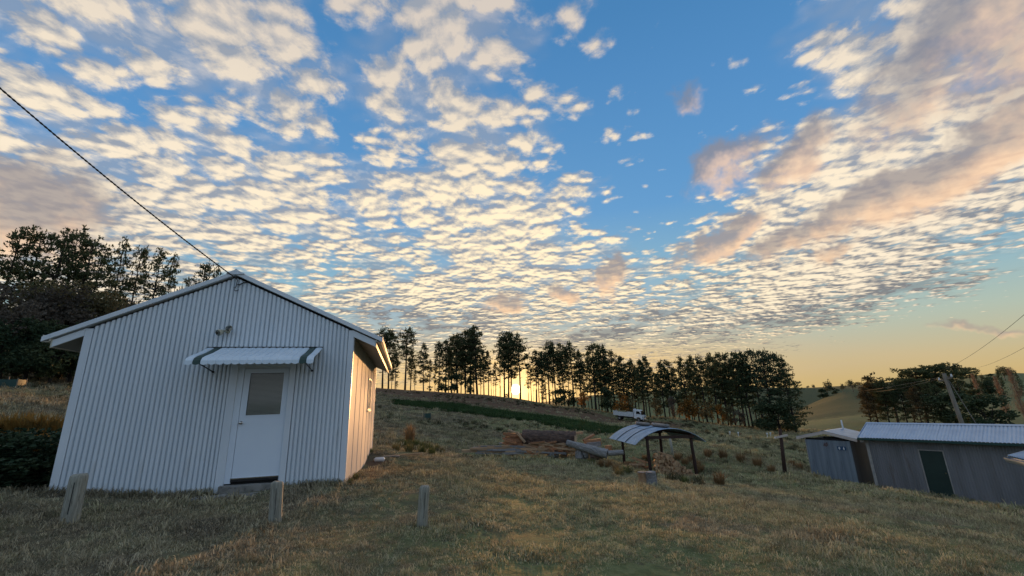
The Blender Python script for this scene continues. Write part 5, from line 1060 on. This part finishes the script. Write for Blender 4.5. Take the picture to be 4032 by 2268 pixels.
for (px, top, v, wd, lab) in ((1692, 1520, 'drk0', 1.3, 'low round dark bush under the small pine by the gap'), (1560, 1500, 'mid1', 1.4, 'short pine sapling under the leftmost crest pines'), (1740, 1485, 'drk1', 1.1, 'dark bushy small tree beneath pines left of sun'), (1790, 1470, 'drk0', 1.0, 'dark leafy undergrowth tree right of the bushy one'), (1850, 1500, 'drk1', .9, 'dark undergrowth bush below the tallest pines'), (1995, 1552, 'drk1', 1.0, 'low dark bush at the foot of pines left of sun'),
        (2140, 1500, 'mid0', 1.1, 'short pine growing right of the setting sun'), (2200, 1530, 'drk0', 1.2, 'dark bush under pines right of the sun'), (2235, 1535, 'drk1', 1.2, 'dark bush next rightward under the pines'), (2295, 1545, 'aut1', 1.1, 'brownish bush left of the dense pine clump'),
        (2385, 1525, 'drk0', .95, 'dark oval small tree at foot of the dense clump'), (2440, 1545, 'aut0', 1.1, 'orange brown autumn tree behind the truck tray'), (2480, 1560, 'olv0', 1.0, 'olive brown tree just behind the truck'), (2580, 1570, 'olv1', 1.1, 'grey green spreading tree right of the truck'), (2640, 1560, 'gry0', .8, 'grey brown small tree right of the grey green one'), (2690, 1545, 'aut0', 1.0, 'bright orange autumn tree under middle right pines'), (2715, 1570, 'aut1', 1.0, 'golden brown autumn tree beside the bright orange one'), (2770, 1575, 'olv0', .9, 'olive small tree right of the golden one'),
        (2860, 1600, 'olv1', 1.2, 'olive green rounded tree under the right pines'), (2895, 1605, 'gry1', 1.0, 'dull grey green rounded tree next to the olive one'), (2990, 1590, 'drk0', 1.2, 'dark green bushy tree below the right end pines'), (3045, 1585, 'drk1', 1.35, 'large dark green bush left of the broad end pine'), (2830, 1590, 'aut1', .8, 'small orange tinted tree under the right pines')):
    tree('small_tree', v, px, rowD(px) - 3 + trng.uniform(-1.5, 1.5), top, lab, UND, wide=wd)
# wood at the left
LG = 'tall pines of the left wood'
for (px, top, D, v, wd, lab) in ((-110, 880, 62, 'left0', 1.2, 'tall pine cut off by the left edge of the wood'), (10, 884, 62, 'left1', 1.2, 'tall spreading pine at extreme left of the wood'), (95, 882, 60, 'left2', 1.1, 'second tall spreading pine from the left edge'), (158, 898, 63, 'left0', 1.05, 'third tall pine from left, spiky crown'), (215, 918, 61, 'left1', 1.1, 'fourth tall pine from left in the wood'), (272, 945, 64, 'left2', 1.0, 'fifth tall pine from left, right shoulder of the mass'),
        (367, 948, 66, 'left0', .78, 'layered pine standing apart right of the left mass'), (447, 958, 68, 'left1', .72, 'second layered pine right of the left mass'), (527, 970, 66, 'left2', .85, 'broad pine with drooping limbs above cabin roof'), (585, 1005, 68, 'left0', .62, 'lower pine at right of the drooping limbed one'), (722, 1030, 70, 'left1', .80, 'pine standing above middle of the left roof slope'), (660, 1085, 72, 'left2', .6, 'small pine left of the one above the roof slope'), (783, 1058, 72, 'left0', .6, 'low pine right of the one above the roof slope'), (846, 1076, 74, 'left2', .4, 'tiny pine top nearest the cabin peak')):
    tree('tall_pine', v, px, D, top, lab, LG, wide=wd)
LU = 'leafy trees under the left pines'
for (px, top, D, v, wd, lab) in ((-60, 1090, 55, 'gryL0', 1.2, 'brown leafy tree cut by the left edge'), (40, 1050, 56, 'olvL0', 1.15, 'golden brown leafy tree at left under tall pines'), (130, 1110, 54, 'gryL1', 1.1, 'grey brown leafy tree, middle of the left wood edge'), (210, 1110, 56, 'gryL0', 1.1, 'dull grey green tree left of the roof eave'), (290, 1150, 55, 'olvL1', 1.0, 'olive leafy tree above the left eave tip'), (360, 1130, 56, 'olvL0', 1.0, 'yellowish green leafy tree above the left roof'), (430, 1180, 56, 'gryL1', 1.0, 'brownish bare looking tree above left roof slope'), (510, 1170, 58, 'gryL0', 1.0, 'rust brown leafy tree rightmost above the roof'),
        (-20, 1240, 52, 'drkL0', 1.1, 'dark evergreen bush low at the left edge'), (80, 1260, 51, 'drkL1', 1.15, 'dark evergreen bush left in the front of the wood'), (180, 1250, 51, 'drkL0', 1.15, 'dark evergreen bush, middle in the front of wood'), (260, 1270, 52, 'drkL1', 1.15, 'dark evergreen bush beneath the left eave'), (330, 1280, 53, 'drkL0', 1.1, 'dark evergreen bush beside the cabin wall top')):
    tree('leafy_tree', v, px, D, top, lab, LU, wide=wd)
# cluster behind the shed and scattered far trees
RG = 'trees of the right hand clump'
for (px, top, D, v, wd, lab) in ((3432, 1487, 118, 'brn0', 1.15, 'brown tinged pine at left end of the right clump'), (3405, 1530, 114, 'brn0', .95, 'low brown tinged pine edging the right clump'), (3475, 1500, 116, 'brn1', 1.1, 'pine second from left in right clump'), (3510, 1476, 120, 'gum0', 1.0, 'round headed gum tree rising in right clump'), (3545, 1500, 115, 'brn1', 1.1, 'dark pine in the middle of right clump'), (3575, 1476, 118, 'wide0', .9, 'broad dark pine in the middle of right clump'), (3625, 1460, 118, 'umb', 1.5, 'flat topped pine left of the power pole'), (3650, 1500, 112, 'brn1', 1.0, 'dark pine left of the power pole foot'), (3600, 1530, 108, 'brn0', 1.0, 'lower brownish pine fronting the right clump'), (3690, 1520, 110, 'brn1', 1.0, 'dark pine directly behind the power pole'), (3705, 1442, 120, 'umb', 1.5, 'tallest flat topped pine behind power pole top'), (3735, 1540, 108, 'drk0', 1.3, 'dark bush right of the power pole')):
    tree('clump_tree', v, px, D, top, lab, RG, wide=wd)
tree('shrub_tree', 'drk1', 3870, 100, 1560, 'large rounded dark evergreen shrub right of the stay wire', 'dark shrubs behind the shed', wide=1.35)
tree('shrub_tree', 'drk0', 3815, 102, 1572, 'rounded dark shrub crossed by the stay wire', 'dark shrubs behind the shed', wide=1.2)
tree('shrub_tree', 'umb', 3838, 118, 1538, 'small flat topped tree above the dark shrubs', 'dark shrubs behind the shed', wide=1.2)
for (px, top, D, lab) in ((3855, 1465, 150, 'leftmost bare poplar, pale pink twigs on far hillside'), (3942, 1478, 120, 'middle tall bare poplar right of the dark shrub'), (4006, 1445, 118, 'rightmost bare poplar near the right edge')): tree('bare_poplar', 'pop', px, D, top, lab, 'bare poplars behind the shed', wide=1.25)
FARG = 'scattered trees on the far hills'
for (px, top, D, v, wd, lab) in ((3262, 1497, 262, 'gum0', 1.1, 'forked gum tree on the green hill crest'), (3240, 1530, 258, 'drk0', 1.8, 'low scrub left of the forked gum'), (3292, 1528, 262, 'drk1', 1.6, 'low dark bush right of the forked gum'), (3325, 1512, 264, 'gum1', .9, 'thin bare gum right of the low dark bush'), (3365, 1497, 264, 'gum1', 1.25, 'wide gum tree on the green hill crest'), (3395, 1520, 268, 'gry0', 1.1, 'greyish small tree right of the wide gum'), (3213, 1513, 560, 'gum0', 1.3, 'tiny round tree on the far left ridge'), (3188, 1519, 560, 'gum1', 1.3, 'tiniest tree on the far ridge beside end pine'), (3785, 1447, 250, 'umb', 1.7, 'dark spreading pine right of the power pole top'), (3838, 1449, 260, 'umb', 1.6, 'small umbrella shaped tree on right hill crest'), (3800, 1500, 240, 'wide1', 1.0, 'dark pine below the spreading pine on right hill'), (3832, 1510, 240, 'drk0', 1.8, 'low dark bush below the umbrella tree'), (3520, 1516, 300, 'gum0', 1.1, 'small gum behind the right clump crest'), (3750, 1478, 280, 'brn1', 1.0, 'pine on the hill right of the power pole'), (3770, 1490, 260, 'drk1', 1.6, 'dark bush on the hill right of the pole'), (3860, 1475, 330, 'gum1', 1.2, 'small tree on the right hill skyline'), (3885, 1472, 335, 'gum0', 1.1, 'small round tree next along the right skyline'), (3925, 1470, 338, 'drk0', 1.5, 'low bush on the right hill skyline'), (3150, 1540, 420, 'gum1', 1.2, 'far small tree left of the end pine gap'), (2320, 1556, 380, 'gum0', 1.8, 'far tree beyond crest right of the sun'), (2380, 1553, 380, 'gum1', 1.8, 'second far tree beyond crest right of sun'), (2450, 1550, 380, 'gum0', 1.8, 'third far tree beyond crest right of sun'), (2250, 1560, 380, 'gum1', 1.8, 'nearest far tree beyond the crest to sun'), (3957, 1455, 235, 'full1', .8, 'dark conical conifer on the right hillside'), (4030, 1462, 235, 'full0', .8, 'dark conifer at the very right edge'), (3895, 1485, 245, 'drk1', 1.6, 'dark bush left of the conical conifer'), (3905, 1500, 240, 'drk0', 1.6, 'low dark bush beside the conical conifer'), (3980, 1442, 330, 'gum1', 1.4, 'pale wispy tree atop the right hill'), (4000, 1448, 330, 'gum0', 1.2, 'pale wispy tree right of the other on hilltop')):
    tree('far_tree', v, px, D, top, lab, FARG, wide=wd * .75)

# ------------------------------------------------------------------ shrubs, tussocks and weeds near by
def clump_mesh(seed, n, hgt, rad, leaf, width=.035, droop=.35):
    rs = np.random.RandomState(seed); a = rs.uniform(0, 2 * np.pi, n); r = rad * .35 * np.sqrt(rs.rand(n)); o = np.stack([r * np.cos(a), r * np.sin(a), np.full(n, -.02)], 1); a2 = a + rs.normal(0, .6, n); L = hgt * rs.uniform(.5, 1.1, n); out = rs.uniform(.05, 1, n) * rad
    m = o + np.stack([np.cos(a2) * out * .4, np.sin(a2) * out * .4, L * .65], 1); t = o + np.stack([np.cos(a2) * out, np.sin(a2) * out, L * (1 - droop * out / rad)], 1); w = np.stack([-np.sin(a2), np.cos(a2), np.zeros(n)], 1) * width * hgt * rs.uniform(.6, 1.3, (n, 1)) * .5
    V = np.concatenate([o - w, o + w, m + w * .8, m - w * .8, t]); i = np.arange(n); F = np.concatenate([np.stack([i, i + n, i + 2 * n], 1), np.stack([i, i + 2 * n, i + 3 * n], 1), np.stack([i + 3 * n, i + 2 * n, i + 4 * n], 1)])
    me = tri_mesh('tussock', V, F); me.materials.append(MATS[leaf]); return me
TU = [clump_mesh(s, 170, .75, .55, 'straw') for s in (1, 2, 3)]; WE = [clump_mesh(s, 150, .55, .5, 'weed_green') for s in (4, 5)]; BR = [clump_mesh(s, 200, .9, .8, 'bracken', .05) for s in (6, 7)]
def plant(name, me, px, py, s, label, cat, group, lo=3.0, sz=None):
    g = ground(px, py, lo); o = bpy.data.objects.new(name, me); COL.objects.link(o); o.location = [float(q) for q in g]; o.rotation_euler = (0, 0, trng.uniform(0, 6.28)); o.scale = (s, s, sz or s); return tag(o, label, cat, group)
TG = 'dry tussocks round the shelter'; TSC = .82
for (px, py, s, lab) in ((2835, 1910, 1.0, 'big dry tussock standing alone right of the shelter'), (2760, 1862, 1.0, 'dry tussock just right of the front shelter post'), (2700, 1835, .95, 'dry tussock behind right end of the firewood stack'), (2725, 1822, 1.0, 'dry tussock between the back and front right posts'), (2672, 1812, 1.0, 'dry tussock at foot of the leaning grey post'), (2640, 1818, .8, 'dry tussock behind the firewood stack top'), (2590, 1820, .8, 'dry tussock seen between the two middle posts'), (2540, 1815, .8, 'dry tussock left of the front shelter post'), (2790, 1800, 1.1, 'dry tussock on the slope right of the shelter'), (2850, 1808, 1.2, 'first of three dry tussocks in the long grass right'), (2920, 1822, 1.2, 'second of three dry tussocks in the long grass right'), (2985, 1838, 1.1, 'third dry tussock in the long grass right'), (3040, 1865, .9, 'dry tussock left of the cross arm post'), (3150, 1855, 1.0, 'dry tussock between cross arm post and toilet hut'), (3120, 1840, .9, 'dry tussock behind the cross arm post'), (3215, 1888, .5, 'small dry tussock against the toilet hut wall'), (2400, 1848, .9, 'straw tussock left of the shelter back post'), (2365, 1840, .8, 'straw tussock below the bare grey log'), (2430, 1862, .8, 'straw tussock at foot of the back left post'), (2745, 1845, 1.0, 'dry tussock leaning beside the right post')):
    plant('dry_tussock', trng.choice(TU), px, py, s * TSC, lab, 'tussock', TG)
for (px, py, s, lab) in ((2440, 1880, .8, 'green weed clump below the loose firewood'), (2465, 1872, .9, 'green weed clump left of the chopping blocks'), (2330, 1830, .7, 'weed clump under the heap log end'), (2700, 1905, .6, 'weed clump at foot of the firewood stack'), (2740, 1898, .6, 'weed clump round the right front post'), (1400, 1890, .30, 'small weed tuft at right corner of the cabin'), (1380, 1905, .22, 'tiny weed tuft under the right cabin corner'), (1455, 1790, .5, 'weed tuft along the cabin side wall'), (1440, 1810, .35, 'low weed tuft midway along the cabin side wall'), (845, 1925, .22, 'dark weed tuft at the left of the door'), (300, 1955, .20, 'weed tuft behind the left bollard'), (395, 1948, .22, 'weed tuft at the cabin wall right of the left bollard'), (490, 1945, .2, 'weed tuft at the cabin wall base, left part')):
    plant('weed_clump', trng.choice(WE), px, py, s, lab, 'weeds', 'weed clumps')
MG = 'weeds on the grassy mound'
for i, (px, py, s) in enumerate(((1575, 1760, .9), (1600, 1765, 1.0), (1630, 1768, 1.1), (1655, 1770, 1.1), (1685, 1775, 1.0), (1715, 1780, .9), (1740, 1785, .7), (1610, 1780, .8), (1660, 1785, .8), (1700, 1792, .7), (1560, 1775, .7))):
    plant('mound_weed', trng.choice(WE), px, py, s, 'weed clump on the mound right of cabin, %s' % ('second from left, upper edge', 'third from left, upper edge', 'fifth from left, near the crown', 'sixth from left, on the crown', 'eighth from left, past the crown', 'tenth from left, right shoulder', 'rightmost at the foot', 'fourth from left, lower edge', 'seventh from left, lower edge', 'ninth from left, lower edge', 'leftmost by the cabin')[i], 'weeds', MG)
plant('tall_weed', TU[0], 1612, 1752, 1.0, 'tall thin dry stalks on the mound right of the cabin', 'weeds', None, sz=1.9)
# dark hedge and bracken left of the cabin
for i, (px, py, s, v, lab) in enumerate(((30, 1930, .36, 'drk0', 'dark bush at the left edge beside the cabin'), (110, 1925, .34, 'drk1', 'dark bush second from the left edge'), (185, 1915, .33, 'drk0', 'dark bush against the cabin left corner'), (-60, 1900, .36, 'drk1', 'dark bush half cut by the left edge'))):
    g = ground(px, py); t = thing('dark_bush', lab, 'bush', (g[0], g[1], g[2] - .1), trng.uniform(0, 6), 'dark bushes left of the cabin'); t.scale = (s, s, s * (.40, .62, .46, .55)[i]); link('stem', VAR[v][0], None, t); link('foliage', VAR[v][1], None, t)
for (px, py, s, lab) in ((90, 1735, 1.0, 'yellow bracken clump, left over the dark bushes'), (150, 1740, 1.0, 'yellow bracken clump, middle over the dark bushes'), (205, 1745, 1.0, 'yellow bracken clump nearest the cabin wall'), (30, 1725, .9, 'brown bracken clump at the left edge'), (60, 1800, .8, 'brown bracken clump low among the dark bushes'), (175, 1795, .8, 'brown bracken clump low beside the cabin wall')):
    plant('bracken', trng.choice(BR), px, py, s, lab, 'bracken', 'bracken clumps left of the cabin')

# ------------------------------------------------------------------ turf: countless blades, one object scattered over the land
def tuft_mesh(seed, n, hgt, rad, width):
    rs = np.random.RandomState(seed); a = rs.uniform(0, 2 * np.pi, n); r = rad * np.sqrt(rs.rand(n)); o = np.stack([r * np.cos(a), r * np.sin(a), np.full(n, -.015)], 1); a2 = rs.uniform(0, 2 * np.pi, n); L = hgt * rs.uniform(.45, 1.2, n); out = hgt * rs.uniform(.2, 1.1, n)
    m = o + np.stack([np.cos(a2) * out * .45, np.sin(a2) * out * .45, L * .7], 1); t = o + np.stack([np.cos(a2) * out, np.sin(a2) * out, L * .85], 1); w = np.stack([-np.sin(a2), np.cos(a2), np.zeros(n)], 1) * width * rs.uniform(.7, 1.3, (n, 1)) * .5
    V = np.concatenate([o - w, o + w, m + w * .7, m - w * .7, t]); i = np.arange(n); F = np.concatenate([np.stack([i, i + n, i + 2 * n], 1), np.stack([i, i + 2 * n, i + 3 * n], 1), np.stack([i + 3 * n, i + 2 * n, i + 4 * n], 1)])
    me = tri_mesh('tuft', V, F); me.materials.append(MATS['turf_blades']); return me
def scatter(name, sources, X, Y, I, S, rs, label, mat):
    src = bpy.data.collections.new(name + '_sources')
    for i, m_ in enumerate(sources): src.objects.link(bpy.data.objects.new('%s_tuft_%d' % (name, i), m_))
    Z = heights_r(X, Y)
    me = bpy.data.meshes.new(name); me.vertices.add(len(X)); me.vertices.foreach_set('co', np.stack([X, Y, Z], 1).ravel().astype(np.float32))
    rot = np.zeros((len(X), 3), np.float32); rot[:, 2] = rs.uniform(0, 6.283, len(X)); rot[:, 0] = rs.normal(0, .12, len(X)); rot[:, 1] = rs.normal(0, .12, len(X)) + .12
    me.attributes.new('rot', 'FLOAT_VECTOR', 'POINT').data.foreach_set('vector', rot.ravel()); me.attributes.new('scl', 'FLOAT', 'POINT').data.foreach_set('value', S.astype(np.float32)); me.attributes.new('idx', 'INT', 'POINT').data.foreach_set('value', I.astype(np.int32))
    o = stuff(link(name, me, mat)); o['label'] = label; o['category'] = 'grass'
    ng = bpy.data.node_groups.new(name + '_scatter', 'GeometryNodeTree'); ng.interface.new_socket('Geometry', in_out='INPUT', socket_type='NodeSocketGeometry'); ng.interface.new_socket('Geometry', in_out='OUTPUT', socket_type='NodeSocketGeometry')
    N, L = ng.nodes, ng.links; gi, go = N.new('NodeGroupInput'), N.new('NodeGroupOutput'); ci = N.new('GeometryNodeCollectionInfo'); ci.inputs[0].default_value = src; ci.inputs[1].default_value = True; ci.inputs[2].default_value = True
    ip = N.new('GeometryNodeInstanceOnPoints'); ip.inputs['Pick Instance'].default_value = True
    def attr(nm, ty): a = N.new('GeometryNodeInputNamedAttribute'); a.data_type = ty; a.inputs[0].default_value = nm; return a.outputs[0]
    e2r = N.new('FunctionNodeEulerToRotation'); L.new(attr('rot', 'FLOAT_VECTOR'), e2r.inputs[0]); L.new(gi.outputs[0], ip.inputs['Points']); L.new(ci.outputs[0], ip.inputs['Instance']); L.new(attr('idx', 'INT'), ip.inputs['Instance Index']); L.new(e2r.outputs[0], ip.inputs['Rotation']); L.new(attr('scl', 'FLOAT'), ip.inputs['Scale']); L.new(ip.outputs[0], go.inputs[0])
    md = o.modifiers.new('scatter', 'NODES'); md.node_group = ng

def build_grass():
    SRC = [tuft_mesh(300 + i, *q) for i, q in enumerate(((46, .036, .15, .0075), (40, .045, .14, .0075), (52, .028, .17, .008), (26, .10, .10, .008), (56, .11, .26, .016), (40, .19, .26, .018)))]
    rs = np.random.RandomState(9); X, Y, I, S = [], [], [], []
    def ringpts(n, r0, r1, kinds, s0, s1, amax=60):
        r = np.sqrt(rs.uniform(r0 * r0, r1 * r1, n)); a = np.radians(rs.uniform(-amax, amax, n)); X.append(r * np.sin(a)); Y.append(r * np.cos(a)); I.append(rs.choice(kinds, n)); S.append(rs.uniform(s0, s1, n))
    ringpts(9500, 3.2, 9, (0, 0, 1, 1, 2, 2, 2, 0, 3), .7, 1.25); ringpts(21000, 9, 20, (0, 1, 2, 0, 1, 3), .9, 1.7); ringpts(21000, 20, 42, (1, 3, 4), 1.0, 1.7); ringpts(17000, 42, 100, (4, 5), 1.0, 1.9)
    X, Y, I, S = map(np.concatenate, (X, Y, I, S))
    # worn and bare spots keep no grass; none inside the buildings
    ln = vnoise(X, Y, 1.6, 21) + .7 * vnoise(X, Y, .6, 22); keep = ln > -.42
    def inside(O, rz, x0, x1, y0, y1):
        c, s = math.cos(rz), math.sin(rz); dx, dy = X - O[0], Y - O[1]; u = c * dx + s * dy; v = -s * dx + c * dy; return (u > x0) & (u < x1) & (v > y0) & (v < y1)
    keep &= ~inside((-3.5082, 9.1709), .2519, -4.9, .03, -.03, 8) & ~inside((-3.5082, 9.1709), .2519, -2.4, -1.2, -.6, .1) & ~inside(SHED_O, SHED_RZ, -2.1, 9, -.05, 3.5) & ~inside((18.451, 24.963), -.982, -2.25, 0, -.05, 2.6)
    bare = inside((-3.5082, 9.1709), .2519, .02, .55, .8, 6.5) & (rs.rand(len(X)) < .8); keep &= ~bare
    sites = [tuple(ground(a, b)[:2]) for a, b in ((1690, 1598), (1850, 1618), (2050, 1642), (2200, 1662), (2380, 1695))]; keep &= ~((seg_dist(X, Y, sites) < 4.5) & (np.hypot(X, Y) > 40))
    sites = [tuple(ground(a, b)[:2]) for a, b in ((1520, 1538), (1750, 1560), (1950, 1582), (2150, 1612), (2330, 1640), (2560, 1668))]; keep &= ~((seg_dist(X, Y, sites) < 9) & (rs.rand(len(X)) < .85))
    pile = [tuple(atD(a, b, D)[:2]) for a, b, D in ((1830, 1780, 26), (2100, 1785, 25.6), (2380, 1792, 24.6))]; keep &= ~(seg_dist(X, Y, pile) < .9)
    X, Y, I, S = X[keep], Y[keep], I[keep], S[keep]; r = np.hypot(X, Y)
    S = S * (1 + .8 * np.clip(vnoise(X, Y, 1.1, 23), -.3, .5))
    u = rs.uniform(-4.85, -.02, 420); v = -np.abs(rs.normal(.05, .05, 420)) - .035; kk = (u < -2.35) | (u > -1.1); u, v = u[kk], v[kk]; c_, s_ = math.cos(.2519), math.sin(.2519)      # growth along the cabin foot
    X = np.concatenate([X, -3.5082 + c_ * u - s_ * v]); Y = np.concatenate([Y, 9.1709 + s_ * u + c_ * v]); I = np.concatenate([I, rs.choice((1, 3, 3), len(u))]); S = np.concatenate([S, rs.uniform(.7, 1.9, len(u))])
    scatter('grass', SRC, X, Y, I, S, rs, 'short dry mottled grass over the yard and slopes', MATS['turf_blades'])
    # lush dark strip across the slope
    st = [tuple(ground(a, b)[:2]) for a, b in ((1690, 1598), (1850, 1618), (2050, 1642), (2200, 1662), (2380, 1695))]; n = 26000
    x = rs.uniform(-25, 25, n); y = rs.uniform(35, 100, n); d = seg_dist(x, y, st); k = d < 5.2 + 3 * vnoise(x, y, 3, 31); x, y = x[k], y[k]
    lm = [tuft_mesh(320 + i, 46, .30 + .1 * i, .42, .030) for i in range(2)]
    for m_ in lm: m_.materials.clear(); m_.materials.append(MATS['lush'])
    scatter('lush_grass', lm, x, y, rs.randint(0, 2, len(x)), rs.uniform(.6, 1.5, len(x)), rs, 'long dark green grass strip across the slope', MATS['lush'])
    # coarse dull clumps dotted over the paddock
    n = 5200; r = np.sqrt(rs.uniform(18 ** 2, 95 ** 2, n)); a = np.radians(rs.uniform(-58, 58, n)); x, y = r * np.sin(a), r * np.cos(a); k = (vnoise(x, y, 6, 33) + .6 * vnoise(x, y, 2, 34) > .12) & (np.hypot(x - 8, y - 24) > 5) & (np.hypot(x - 20, y - 22) > 9) & (np.hypot(x, y - 27) > 5) & ~((x < -3) & (y < 19)); x, y = x[k], y[k]
    dm = [tuft_mesh(330 + i, 60, .28, .22, .022) for i in range(2)]
    for m_ in dm: m_.materials.clear(); m_.materials.append(MATS['dull_tuft'])
    scatter('paddock_clumps', dm, x, y, rs.randint(0, 2, len(x)), rs.uniform(.5, 1.5, len(x)), rs, 'coarse dull green grass clumps dotted over the paddock', MATS['dull_tuft'])
build_grass()
